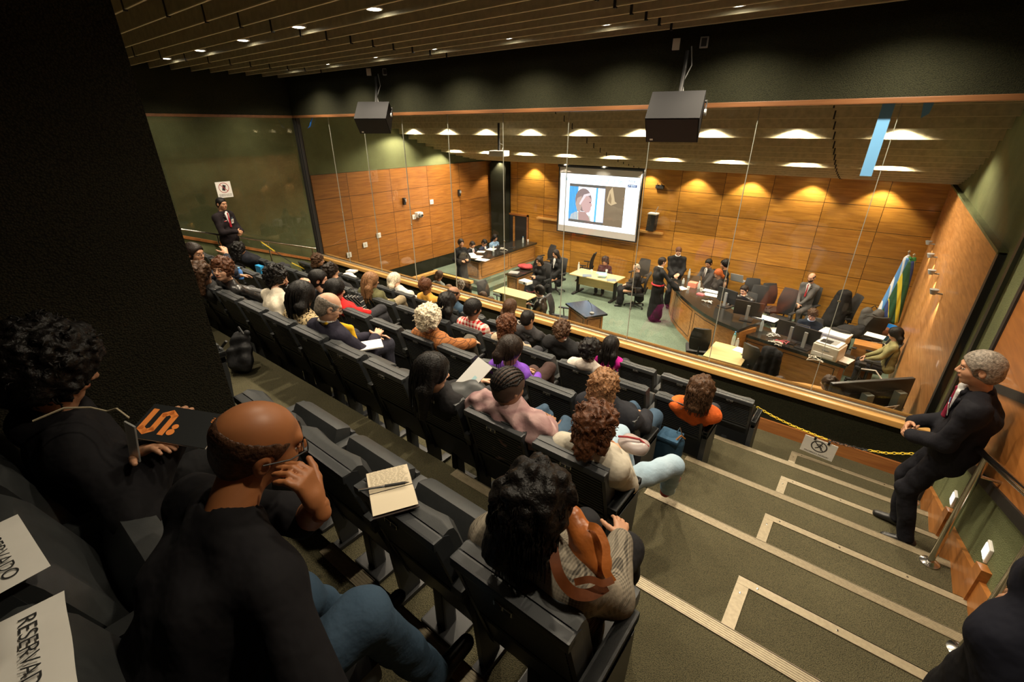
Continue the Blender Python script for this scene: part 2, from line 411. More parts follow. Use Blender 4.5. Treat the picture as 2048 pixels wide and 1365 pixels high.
# ceilings
b = MB()
ys = [5.27 - .305 * j for j in range(27)]
for y in ys:
    x = XR
    while x > XG + .01:
        x2 = max([q for q in (-2.13, -5.30, -8.45, XG) if q < x - .01])
        b.box((x2 + .006, y - .008, .884), (x - .006, y + .008, 1.09), m_ceil); b.box((x2 + .006, y - .009, .876), (x - .006, y + .009, .884), m_ceiledge)
        if x2 > XG + .1: b.box((x2 - .012, y - .014, .865), (x2 + .012, y + .014, 1.06), m_black)
        x = x2
struct(b, 'ceiling')
b = MB(); b.box((XG - .3, -3.3, 1.16), (XR + .3, YG + .1, 1.3), m_ceildark); struct(b, 'ceiling')
prof = [(8.6, .24), (8.93, .10), (9.26, -.043), (9.59, -.19), (9.92, -.337), (10.25, -.447), (10.58, -.554), (10.91, -.652), (11.24, -.74), (11.57, -.82), (11.9, -.885), (12.23, -.95), (12.56, -1.01), (12.9, -1.06), (13.25, -1.09), (13.58, -1.112)]
prof = [(y * .962, z * .962) for y, z in prof]
pre = [(5.75 + .318 * j, 1.05 - .09 * j) for j in range(8)]
pre = [(y, max(z, .24)) for y, z in pre]
slats = pre + prof
b = MB()
for j, (y, z) in enumerate(slats):
    b.box((XL, y - .008, z + .007), (XR, y + .008, z + .22), m_ceil); b.box((XL, y - .009, z), (XR, y + .009, z + .007), m_ceiledge)
    if j > 7: b.box((-.91, y - .012, z - .012), (-.89, y + .012, z + .1), m_black); b.box((-5.46, y - .012, z - .01), (-5.44, y + .012, z + .1), m_black)
struct(b, 'ceiling')
b = MB()
pts = [(y, z + .30) for y, z in slats] + [(YB + .1, slats[-1][1] + .3)]
pts = [(YG + .1, 1.35)] + pts
b.prism(pts + [(YB + .1, 1.6), (YG + .1, 1.6)], XL - .3, XR + .3, m_ceildark, 'X')
struct(b, 'ceiling')

# ---------------------------------------------------------------- downlights
m_lens = mat('lit lamp glass', (1, 1, 1), .3, emit=(1.0, .93, .78), estr=9.0)
m_ring = mat('lamp ring', (.55, .53, .48), .35, metal=.6)
ON = ['first', 'second', 'third', 'fourth', 'fifth', 'sixth', 'seventh', 'eighth', 'ninth']
def downlight(x, y, z, label, group, W, size=118, blend=.55, tilt=0):
    t = thing('ceiling_downlight', label, 'lamp', (x, y, z), 0, group)
    b = MB(); b.lathe([(.075, .10), (.075, 0), (.066, -.006), (.062, 0)], m_ring, n=18); b.build('lamp_ring', t, True)
    b = MB(); b.lathe([(.060, .002), (.050, -.006), (.0, -.008)], m_lens, n=18); b.build('lamp_glass', t, True)
    L = bpy.data.lights.new('lamp_beam', 'SPOT'); L.energy = W; L.color = LAMP_COL; L.spot_size = math.radians(size); L.spot_blend = blend; L.shadow_soft_size = .05
    o = bpy.data.objects.new('lamp_beam', L); C.objects.link(o); o.parent = t; o.location = (0, 0, -.03); o.rotation_euler = (tilt, 0, 0)
    return t
lx = [-.16 - 1.235 * n for n in range(8)]
for r, (y, nm) in enumerate([(3.0, 'over the middle of the gallery'), (4.81, 'beside the wall above the glass'), (1.07, 'over the upper rows')]):
    for i, x in enumerate([lx[0], lx[1], lx[3], lx[4]] if r == 2 else lx):
        downlight(x, y, .915, 'lit gallery downlight %s, %s from the right wall' % (nm, ON[i]), 'gallery ceiling downlights ' + nm, GAL_W * ((1, 1, .42)[r] if i < 1 or r < 2 else (.2, .2, .45, .45)[i])  , 140, .9)
cx = [-.09 - 1.33 * n for n in range(9)]
for r, (y, z, nm) in enumerate([(9.226 - .13, -.015, 'nearest the glass'), (10.81 - .13, -.55, 'over the middle of the court'), (12.88, -1.02, 'beside the panelled wall')]):
    for i, x in enumerate(cx):
        downlight(x, y, z, 'lit court downlight, row %s, %s from the right wall' % (nm, ON[i]), 'court downlights ' + nm, COURT_W * (1, 1, .55)[r], (152, 152, 104)[r], .35)
for i, y in enumerate((1.6, 3.4, 5.0)):  # unseen lamps added to brighten the green wall beyond the left glass
    downlight(-10.72, y, .70, 'added unseen fill lamp behind the left glass, %s from the back' % ON[i], 'added fill lamps behind the left glass', 13, 130, 1.0)
b = MB(); b.box((XL - .3, -3.3, .85), (XG - .1, YG + .2, 1.3), m_ceildark); struct(b, 'ceiling')
# ---------------------------------------------------------------- smooth bodies: fields of tapered capsules and ellipsoids turned into one surface
def field(prims, lo, hi, vx, k=.02):
    n = [max(4, int(math.ceil((hi[i] - lo[i]) / vx)) + 1) for i in range(3)]
    ax = [lo[i] + vx * np.arange(n[i], dtype=np.float32) for i in range(3)]
    G = np.full(n, 1.0, np.float32)
    for p in prims:
        kk = p.get('k', k); m = max(.03, kk * 1.5, vx * 3)
        if p['t'] == 'c':
            a, b_, ra, rb = np.array(p['a'], np.float32), np.array(p['b'], np.float32), p['ra'], p['rb']
            l = np.minimum(a - ra, b_ - rb) - m; h = np.maximum(a + ra, b_ + rb) + m
        else:
            c = np.array(p['c'], np.float32); rr = max(p['r']); l = c - rr - m; h = c + rr + m
        i0 = [max(0, int((l[i] - lo[i]) / vx)) for i in range(3)]; i1 = [min(n[i], int((h[i] - lo[i]) / vx) + 2) for i in range(3)]
        if any(i1[i] <= i0[i] for i in range(3)): continue
        s = tuple(slice(i0[i], i1[i]) for i in range(3))
        X = ax[0][s[0]][:, None, None]; Y = ax[1][s[1]][None, :, None]; Z = ax[2][s[2]][None, None, :]
        if p['t'] == 'c':
            d = b_ - a; L2 = float(d @ d) + 1e-9
            t = np.clip(((X - a[0]) * d[0] + (Y - a[1]) * d[1] + (Z - a[2]) * d[2]) / L2, 0, 1)
            q = np.sqrt((X - a[0] - t * d[0]) ** 2 + (Y - a[1] - t * d[1]) ** 2 + (Z - a[2] - t * d[2]) ** 2) - (ra + (rb - ra) * t)
        else:
            x, y, z = X - c[0], Y - c[1], Z - c[2]; R = p.get('R')
            if R is not None:
                x, y, z = R[0][0] * x + R[1][0] * y + R[2][0] * z, R[0][1] * x + R[1][1] * y + R[2][1] * z, R[0][2] * x + R[1][2] * y + R[2][2] * z
            r = p['r']
            k0 = np.sqrt((x / r[0]) ** 2 + (y / r[1]) ** 2 + (z / r[2]) ** 2) + 1e-6
            k1 = np.sqrt((x / r[0] ** 2) ** 2 + (y / r[1] ** 2) ** 2 + (z / r[2] ** 2) ** 2) + 1e-6
            q = k0 * (k0 - 1) / k1
        g = G[s]
        if p.get('sub'):
            h = np.clip(.5 - .5 * (g + q) / kk, 0, 1); G[s] = g * (1 - h) - q * h + kk * h * (1 - h)
        else:
            h = np.clip(.5 + .5 * (g - q) / kk, 0, 1); G[s] = g * (1 - h) + q * h - kk * h * (1 - h)
    return G, ax
def surf(G, lo, vx):
    """surface nets"""
    S = G < 0
    n = S.shape
    c = np.zeros((n[0] - 1, n[1] - 1, n[2] - 1), np.int8)
    for i in (0, 1):
        for j in (0, 1):
            for k in (0, 1): c += S[i:n[0] - 1 + i, j:n[1] - 1 + j, k:n[2] - 1 + k]
    act = (c > 0) & (c < 8)
    idx = np.argwhere(act)
    if len(idx) == 0: return np.zeros((0, 3)), np.zeros((0, 4), int)
    num = -np.ones(act.shape, np.int64); num[act] = np.arange(len(idx))
    acc = np.zeros((len(idx), 3)); cnt = np.zeros(len(idx))
    cor = [(i, j, k) for i in (0, 1) for j in (0, 1) for k in (0, 1)]
    for a in cor:
        for d in range(3):
            if a[d]: continue
            b_ = list(a); b_[d] = 1
            va = G[idx[:, 0] + a[0], idx[:, 1] + a[1], idx[:, 2] + a[2]]; vb = G[idx[:, 0] + b_[0], idx[:, 1] + b_[1], idx[:, 2] + b_[2]]
            m = (va < 0) != (vb < 0)
            t = np.where(m, va / np.where(m, va - vb, 1), 0)
            p = np.tile(np.array(a, float), (len(idx), 1)); p[:, d] += t
            acc[m] += p[m]; cnt[m] += 1
    V = (idx + acc / cnt[:, None]) * vx + np.array(lo)
    Q = []
    for d in range(3):
        sl0 = [slice(1, n[i] - 1) for i in range(3)]; sl1 = list(sl0)
        sl0[d] = slice(0, n[d] - 1); sl1[d] = slice(1, n[d])
        a, b_ = S[tuple(sl0)], S[tuple(sl1)]
        for flip in (0, 1):
            m = (a & ~b_) if not flip else (~a & b_)
            e = np.argwhere(m); off = [1, 1, 1]; off[d] = 0
            e = e + np.array(off); u, w = [(1, 2), (2, 0), (0, 1)][d]
            def at(du, dw):
                q = e.copy(); q[:, u] -= du; q[:, w] -= dw
                return num[q[:, 0], q[:, 1], q[:, 2]]
            f = np.stack([at(1, 1), at(0, 1), at(0, 0), at(1, 0)], 1)
            Q.append(f if not flip else f[:, ::-1])
    return V, np.concatenate(Q)
def cap(a, b_, ra, rb=None, **k): return dict(t='c', a=tuple(a), b=tuple(b_), ra=ra, rb=ra if rb is None else rb, **k)
def ell(c, r, R=None, **k): return dict(t='e', c=tuple(c), r=tuple(r), R=None if R is None else [list(x) for x in R], **k)
def blob(prims, vx, k=.02, disp=None):
    los = []; his = []
    for p in prims:
        if p.get('sub'): continue
        if p['t'] == 'c':
            for q, r in ((p['a'], p['ra']), (p['b'], p['rb'])): los.append([x - r for x in q]); his.append([x + r for x in q])
        else: r = max(p['r']); los.append([x - r for x in p['c']]); his.append([x + r for x in p['c']])
    lo = np.min(los, 0) - 2.5 * vx; hi = np.max(his, 0) + 2.5 * vx
    G, ax = field(prims, lo, hi, vx, k)
    if disp is not None: G = disp(G, ax)
    return surf(G, lo, vx)
class Skin:
    """collects surfaces into one mesh with several materials"""
    def __init__(s): s.V = []; s.Q = []; s.m = []; s.mats = []; s.n = 0; s.T = []; s.tm = []
    def mid(s, m):
        if m not in s.mats: s.mats.append(m)
        return s.mats.index(m)
    def add(s, VQ, m):
        V, Q = VQ; s.V.append(np.asarray(V)); s.Q.append(np.asarray(Q) + s.n)
        if callable(m): s.m.append(m(V[Q].mean(1)))
        else: s.m.append(np.full(len(Q), s.mid(m)))
        s.n += len(V)
    def tube(s, P, r, m, n=5):
        """P (k,3) points"""
        P = np.asarray(P, float); k = len(P); r = np.broadcast_to(r, (k,))
        T = np.gradient(P, axis=0); T /= np.linalg.norm(T, axis=1, keepdims=True) + 1e-9
        ref = np.array([.31, .52, .79]); A = np.cross(T, ref); A /= np.linalg.norm(A, axis=1, keepdims=True) + 1e-9; B = np.cross(T, A)
        an = np.arange(n) * 2 * PI / n
        V = P[:, None] + (A[:, None] * np.cos(an)[None, :, None] + B[:, None] * np.sin(an)[None, :, None]) * r[:, None, None]
        V = V.reshape(-1, 3)
        i, j = np.meshgrid(np.arange(k - 1), np.arange(n), indexing='ij'); j2 = (j + 1) % n
        Q = np.stack([i * n + j, i * n + j2, (i + 1) * n + j2, (i + 1) * n + j], -1).reshape(-1, 4)
        s.add((V, Q), m)
    def build(s, name, parent=None, loc=None, rz=0, smooth=True):
        V = np.concatenate(s.V) if s.V else np.zeros((0, 3)); Q = np.concatenate(s.Q).astype(np.int32)
        me = bpy.data.meshes.new(name); me.vertices.add(len(V)); me.vertices.foreach_set('co', V.astype(np.float32).ravel())
        me.loops.add(Q.size); me.loops.foreach_set('vertex_index', Q.ravel())
        me.polygons.add(len(Q)); me.polygons.foreach_set('loop_start', np.arange(0, Q.size, 4, dtype=np.int32))
        try: me.polygons.foreach_set('loop_total', np.full(len(Q), 4, np.int32))
        except Exception: pass
        for m in s.mats: me.materials.append(m)
        me.polygons.foreach_set('material_index', np.concatenate(s.m).astype(np.int32))
        me.polygons.foreach_set('use_smooth', np.ones(len(Q), bool))
        me.update(calc_edges=True); me.validate()
        o = bpy.data.objects.new(name, me); C.objects.link(o)
        if parent: o.parent = parent
        if loc is not None: o.location = loc; o.rotation_euler = (0, 0, rz)
        return o
def nz(v):
    v = np.asarray(v, float); return v / (np.linalg.norm(v) + 1e-9)
def ik(a, b_, l1, l2, pole):
    a, b_ = np.asarray(a, float), np.asarray(b_, float); d = b_ - a; L = np.linalg.norm(d)
    L = min(L, (l1 + l2) * .995); dn = nz(d); b2 = a + dn * L
    c = (l1 * l1 - l2 * l2 + L * L) / (2 * L); h = math.sqrt(max(0, l1 * l1 - c * c))
    p = np.asarray(pole, float); p = nz(p - dn * (p @ dn))
    return a + dn * c + p * h, b2
def rot(yaw=0, pitch=0, roll=0):
    """yaw turns left, pitch looks down, roll leans to the right shoulder (degrees)"""
    y, p, r = [math.radians(v) for v in (yaw, pitch, roll)]
    return np.array((Matrix.Rotation(y, 3, 'Z') @ Matrix.Rotation(-p, 3, 'X') @ Matrix.Rotation(r, 3, 'Y')))
SK = {'light': (.60, .34, .22), 'tan': (.47, .245, .14), 'brown': (.26, .125, .065), 'dark': (.13, .06, .033), 'bald': (.33, .125, .045)}
HC = {'black': (.006, .005, .0045), 'dark': (.016, .010, .007), 'brown': (.060, .030, .015), 'auburn': (.085, .032, .014), 'blonde': (.42, .22, .085), 'white': (.62, .54, .40), 'grey': (.22, .19, .155), 'red': (.32, .08, .02), 'ombre': (.20, .10, .045), 'stubble': (.060, .028, .015)}
def skin_m(k): return mat('skin ' + k, SK[k], .48, noise=.06, scale=18)
def hair_m(k): return mat('hair ' + k, HC[k], .45, noise=.5, scale=70, bump=.4, bscale=110, spec=.22)
def cloth_m(name, col, rough=.85): return mat('cloth ' + name, col, rough, noise=.16, scale=9, bump=.9, bscale=16, spec=.2)
m_eye = mat('eye white', (.75, .72, .68), .3); m_iris = mat('iris', (.02, .012, .008), .2)
def lips_m(k): return mat('lips ' + k, tuple(v * f for v, f in zip(SK[k], (.85, .55, .6))), .4)
def wig(rng, style, vol, L, near, H, R, hc, part='hair', parent=None, s=1.0):
    """hair in the frame of the head: H centre, R rotation"""
    S = Skin(); m = hair_m(hc); P = []
    vx = .007 if near else .010
    def w(p): return H + R @ (np.array(p) * s)
    def E(c, r): return ell(w(c), [x * s for x in r], R)
    if style in ('short', 'buzz', 'fringe'):
        t = {'short': .008, 'buzz': .003, 'fringe': .001}[style] + vol
        P.append(E((0, -.014, .028), (.079 + t, .098 + t, .090 + t)))
        P.append(E((0, -.05, -.025), (.068 + t, .055 + t, .065 + t * .5)))
        P.append(dict(E((0, .13, -.050), (.16, .105, .125)), sub=1, k=.01))
        P.append(dict(E((0, -.03, -.175), (.16, .16, .085)), sub=1, k=.01))
        for sx in (-1, 1): P.append(dict(E((sx * .088, .004, -.012), (.022, .030, .040)), sub=1, k=.006))
        if style == 'fringe': P.append(dict(E((0, .01, .12), (.084, .115, .105)), sub=1, k=.01))
    elif style in ('curly', 'afro', 'bob'):
        P.append(E((0, -.02, .035), (.086 + vol, .104 + vol, .094 + vol)))
        lo = {'afro': .04, 'curly': .07, 'bob': .09}[style] + L
        for sx in (-1, 1): P.append(cap(w((sx * (.062 + vol * .5), -.025, .0)), w((sx * (.07 + vol * .7), -.035, -lo)), (.034 + vol * .6) * s, (.022 + vol * .6) * s))
        P.append(cap(w((0, -.065 - vol * .4, 0)), w((0, -.075 - vol * .4, -lo - .02)), (.062 + vol * .6) * s, (.05 + vol * .5) * s))
        nb = 70 if near else 34
        for i in range(nb):
            d = nz(rng.normal(size=3)); d[1] -= .25; d[2] += .15; d = nz(d)
            if d[1] > .45 and d[2] < .55: continue
            q = (d[0] * (.082 + vol), -.02 + d[1] * (.100 + vol), .03 + d[2] * (.09 + vol))
            P.append(dict(cap(w(q), w(q), rng.uniform(.016, .028) * s), k=.012))
        P.append(dict(E((0, .135, -.045), (.068 + vol * .3, .075, .105)), sub=1, k=.012))
    elif style in ('long', 'straight', 'wavy', 'braids', 'pony', 'bun', 'updo', 'cornrow'):
        t = .012 + vol
        P.append(E((0, -.016, .028), (.079 + t, .099 + t, .091 + t)))
        if style in ('long', 'straight', 'wavy', 'braids'):
            for sx in (-1, 0, 1):
                P.append(cap(w((sx * .058, -.03, .0)), w((sx * (.072 + vol), -.06 - (.02 if sx == 0 else 0), -.10)), (.045 + vol * .6) * s, (.042 + vol * .5) * s))
                a = w((sx * (.072 + vol), -.07, -.10)); b_ = a + np.array([0, -.02, -L]) * s
                P.append(cap(a, b_, (.044 + vol * .5) * s, .026 * s))
        else:
            P.append(E((0, -.05, -.03), (.074, .058, .068)))
            if style == 'pony':
                P.append(cap(w((0, -.115, .02)), w((0, -.14, -.04)), .04 * s, .045 * s)); P.append(cap(w((0, -.14, -.04)), w((0, -.13, -.10)) + np.array([0, 0, -L]), .045 * s, .018 * s))
            if style == 'bun': P.append(E((0, -.10, .07), (.045, .042, .040)))
            if style == 'updo':
                for i in range(16):
                    q = np.array([rng.uniform(-.05, .05), rng.uniform(-.10, .0), .10 + rng.uniform(-.015, .03)]); P.append(dict(cap(w(q), w(q + rng.normal(size=3) * .015), .018 * s), k=.008))
        P.append(dict(E((0, .135, -.042), (.066, .085, .130)), sub=1, k=.012))
        if style in ('pony', 'bun', 'updo', 'cornrow'):
            P.append(dict(E((0, .12, -.07), (.16, .095, .11)), sub=1, k=.01)); P.append(dict(E((0, -.03, -.175), (.16, .16, .085)), sub=1, k=.01))
    fr = {'curly': 95, 'afro': 120, 'bob': 60, 'wavy': 42, 'long': 30}.get(style, 50); am = {'curly': .007, 'afro': .006, 'bob': .003, 'wavy': .004, 'long': .002, 'updo': .003}.get(style, .0012)
    if style == 'cornrow': fr, am = 0, 0
    def disp(G, ax):
        X, Y, Z = ax[0][:, None, None], ax[1][None, :, None], ax[2][None, None, :]
        a = rng.uniform(0, 6, 3)
        if style == 'cornrow':
            q = ((X - H[0]) * R[0][0] + (Y - H[1]) * R[1][0] + (Z - H[2]) * R[2][0])
            z = ((X - H[0]) * R[0][2] + (Y - H[1]) * R[1][2] + (Z - H[2]) * R[2][2]); y = ((X - H[0]) * R[0][1] + (Y - H[1]) * R[1][1] + (Z - H[2]) * R[2][1])
            return G + .006
        if style in ('straight', 'long', 'wavy', 'bob', 'pony', 'braids', 'updo', 'bun'):
            q = ((X - H[0]) * R[0][0] + (Y - H[1]) * R[1][0] + (Z - H[2]) * R[2][0]); y = ((X - H[0]) * R[0][1] + (Y - H[1]) * R[1][1] + (Z - H[2]) * R[2][1])
            an = np.arctan2(q, -(y + .01)); G = G - (.0018 if near else .0015) * np.sin(an * 22 + 2.5 * np.sin(Z * 18 + a[0]) + 3 * np.sin(an * 3 + a[1])) - .0018 * np.sin(an * 7 + 2 * np.sin(Z * 12))
        return G - am * (np.sin(X * fr + a[0] + 1.6 * np.sin(Z * fr * .7)) * np.sin(Y * fr + a[1] + 1.4 * np.sin(X * fr * .6)) * np.sin(Z * fr * .8 + a[2]) * 1.6 + .5 * np.sin(X * fr * 2.1 + Y * fr * 1.7) * np.sin(Z * fr * 2.3))
    S.add(blob(P, vx, .02, disp), m if style != 'cornrow' else mat('scalp with parted hair', (.055, .030, .020), .7))
    if style == 'cornrow':
        for j in range(-5, 6):
            ph = j * .26; P_ = []
            for q in range(26):
                a = -.75 + q / 25 * 2.75                    # front hairline over the crown to the nape
                y, z = math.cos(a + PI / 2) * -1, 0
                v = np.array([math.sin(ph) * math.sin(min(max((q + 2) / 27, 0), 1) * PI) ** .35, 0, 0])
                c = math.sqrt(max(0, 1 - v[0] ** 2)); th = .95 - q / 25 * 2.75
                d = np.array([v[0], c * math.sin(th + .0), c * math.cos(th)])
                P_.append(w((d[0] * .088, -.016 + d[1] * .107, .028 + d[2] * .100)))
            S.tube(P_, (.0085 + .0022 * np.sin(np.arange(26) * 2.4)) * s, hair_m(hc), 6)
    nl = {'curly': 420, 'afro': 420, 'bob': 420, 'wavy': 230, 'long': 200, 'straight': 150, 'braids': 110, 'updo': 60, 'pony': 50}.get(style, 0)
    if not near: nl = 110 if style == 'braids' else nl // 4
    m2 = hair_m(hc)
    for i in range(nl):
        d = nz(rng.normal(size=3)); d[1] -= .35; d[2] += .1; d = nz(d)
        if (d[1] > -.05 and style not in ('curly', 'afro', 'updo')) or (d[1] > .35 and d[2] < .6): continue
        base = np.array([d[0] * (.086 + vol), -.018 + d[1] * (.106 + vol), .03 + d[2] * (.098 + vol)])
        k = 12; P_ = []; ph = rng.uniform(0, 6)
        if style in ('curly', 'afro', 'updo'):
            ln = rng.uniform(.03, .06); rad = rng.uniform(.005, .009); tang = nz(rng.normal(size=3) + np.array([0, 0, -.9]))
            for q in range(k):
                u = q / (k - 1); c = base - d * .008 + (d * .10 + tang * .8) * ln * u
                a, b_ = nz(np.cross(tang, d)), d
                P_.append(w(c + (a * math.cos(ph + u * 9) + b_ * math.sin(ph + u * 9)) * rad))
            S.tube(P_, np.linspace(.0046, .0022, k) * s, m2, 4)
        else:
            p = base.copy(); tot = {'braids': .16, 'pony': .05, 'bob': .15}.get(style, .10) + L; st = tot / (k - 1); v = nz(np.array([d[0] * .25, d[1] * .3 - .12, -.6]))
            pw = w(p); vel = R @ v
            for q in range(k):
                P_.append(pw + (nz(np.cross(vel, (0.3, .2, 1))) * math.sin(ph + q * 1.3) * (.007 if style in ('wavy', 'long') else .008 if style == 'bob' else .0015)))
                vel = nz(vel + np.array([0, 0, -.5]))
                pw = pw + vel * st * s
                dl = R.T @ (pw - H) / s; e = np.array([dl[0] / (.088 + vol), (dl[1] + .018) / (.108 + vol), (dl[2] - .02) / (.1 + vol)]); ne = np.linalg.norm(e)
                if ne < 1.0:
                    dl = np.array([e[0] / ne * (.088 + vol), e[1] / ne * (.108 + vol) - .018, e[2] / ne * (.1 + vol) + .02]); pw = H + R @ (dl * s)
            S.tube(P_, (.0065 if style == 'braids' else np.linspace(.0045, .0015, k)) * s, m2, 4 if style != 'braids' else 5)
    return S.build(part, parent)
def hand(S, wr, d, n, m, side, curl=.5, s=1.0, spread=.2, vx=.0045):
    """wr wrist, d finger direction, n back-of-hand direction, side +1 right hand: thumb towards -x of right hand"""
    d = nz(d); n = nz(np.asarray(n, float) - d * (np.asarray(n, float) @ d)); u = np.cross(d, n) * side   # towards thumb? u = little->index
    P = [cap(wr - d * .02 * s, wr + d * .03 * s, .024 * s, .022 * s)]
    for i, o in enumerate((.026, .009, -.009, -.026)):
        P.append(cap(wr + d * .02 * s + u * o * .6 * s, wr + d * .082 * s + u * o * s, .0135 * s, .0105 * s, k=.012))
    lens = (.070, .078, .072, .056)
    for i, o in enumerate((.028, .0095, -.0095, -.028)):
        p = wr + d * (.084 - abs(o) * .15) * s + u * o * s; dd = nz(d + u * (o * spread * 14)); a = curl * .55
        for j, fr in enumerate((.45, .32, .23)):
            dd = nz(dd * math.cos(a) - n * math.sin(a)); q = p + dd * lens[i] * fr * s
            P.append(cap(p, q, (.0092 - j * .0009) * s, (.0085 - j * .0011) * s, k=.004)); p = q; a = curl * (.9 if j == 0 else .6)
    p = wr + d * .025 * s + u * .022 * s; dd = nz(d * .55 + u * .75 - n * .35)
    for j, l in enumerate((.038, .030, .024)):
        q = p + dd * l * s; P.append(cap(p, q, (.0135 - j * .002) * s, (.0115 - j * .0017) * s, k=.006)); p = q; dd = nz(dd + d * .35 - n * .18)
    S.add(blob(P, vx * s, .006), m)
def head(S, H, R, N, sk, s=1.0, near=False, female=False, fat=0.0, beard=None, eyes=True):
    def w(p): return H + R @ (np.array(p) * s)
    def E(c, r, **k): return ell(w(c), [x * s for x in r], R, **k)
    f = fat
    P = [E((0, -.014, .028), (.076, .096, .089)), E((0, .018, -.045), (.060 + f, .066, .066 + f)), E((0, .058, -.088), (.024 + f, .026, .020), k=.025),
         E((.032, .048, -.022), (.030, .034, .03)), E((-.032, .048, -.022), (.030, .034, .03)), cap(w((-.03, .076, .03)), w((.03, .076, .03)), .0135 * s, k=.015),
         cap(w((0, .084, .016)), w((0, .105, -.022)), .0075 * s, .0115 * s, k=.010), E((.012, .094, -.028), (.009, .010, .008), k=.006), E((-.012, .094, -.028), (.009, .010, .008), k=.006),
         E((.031, .088, .006), (.016, .014, .011), sub=1, k=.010), E((-.031, .088, .006), (.016, .014, .011), sub=1, k=.010),
         E((0, .080, -.054), (.028, .017, .012), k=.012)]
    for sx in (-1, 1):
        P += [E((sx * .077, -.010, -.004), (.010, .020, .031), k=.006), E((sx * .086, -.004, -.002), (.006, .010, .017), sub=1, k=.006)]
    P += [cap(w((0, -.022, -.05)), N, .052 * s + f * .5, .056 * s + f * .5, k=.03)]
    vx = .0055 if near else .0085
    sm, lm = skin_m(sk), lips_m(sk); i0, i1 = S.mid(sm), S.mid(lm); bi = S.mid(hair_m(beard)) if beard else i0
    Ri = R.T
    def pick(c):
        q = (c - H) @ Ri.T / s
        o = np.full(len(c), i0)
        o[(np.abs(q[:, 0]) < .024) & (np.abs(q[:, 2] + .0545) < .0075) & (q[:, 1] > .08)] = i1
        if beard: o[(q[:, 2] < -.035) & (q[:, 1] > -.02) & (q[:, 2] > -.118) & (q[:, 1] > .02 + np.clip(-.07 - q[:, 2], 0, 1) * 1.2) & ~((np.abs(q[:, 0]) < .02) & (np.abs(q[:, 2] + .0545) < .008)) & ((q[:, 2] < -.047) | (np.abs(q[:, 0]) > .02) | (q[:, 1] < .09))] = bi
        return o
    S.add(blob(P, vx * (s if s > 1 else 1), .022), pick)
    if eyes:
        for sx in (-1, 1):
            S.add(blob([E((sx * .031, .0755, .004), (.0125, .0120, .0085))], .004, .005), m_eye)
            S.add(blob([E((sx * .031, .0842, .004), (.0062, .0046, .0060))], .0026, .005), m_iris)
            S.add(blob([cap(w((sx * .018, .0885, .022)), w((sx * .044, .080, .026)), .0038 * s, .0026 * s)], .003, .004), hair_m('dark'))
            S.add(blob([cap(w((sx * .019, .0845, .0115)), w((sx * .043, .0785, .0110)), .0052 * s, .0046 * s)], .003, .004), sm)
PEOPLE = {}
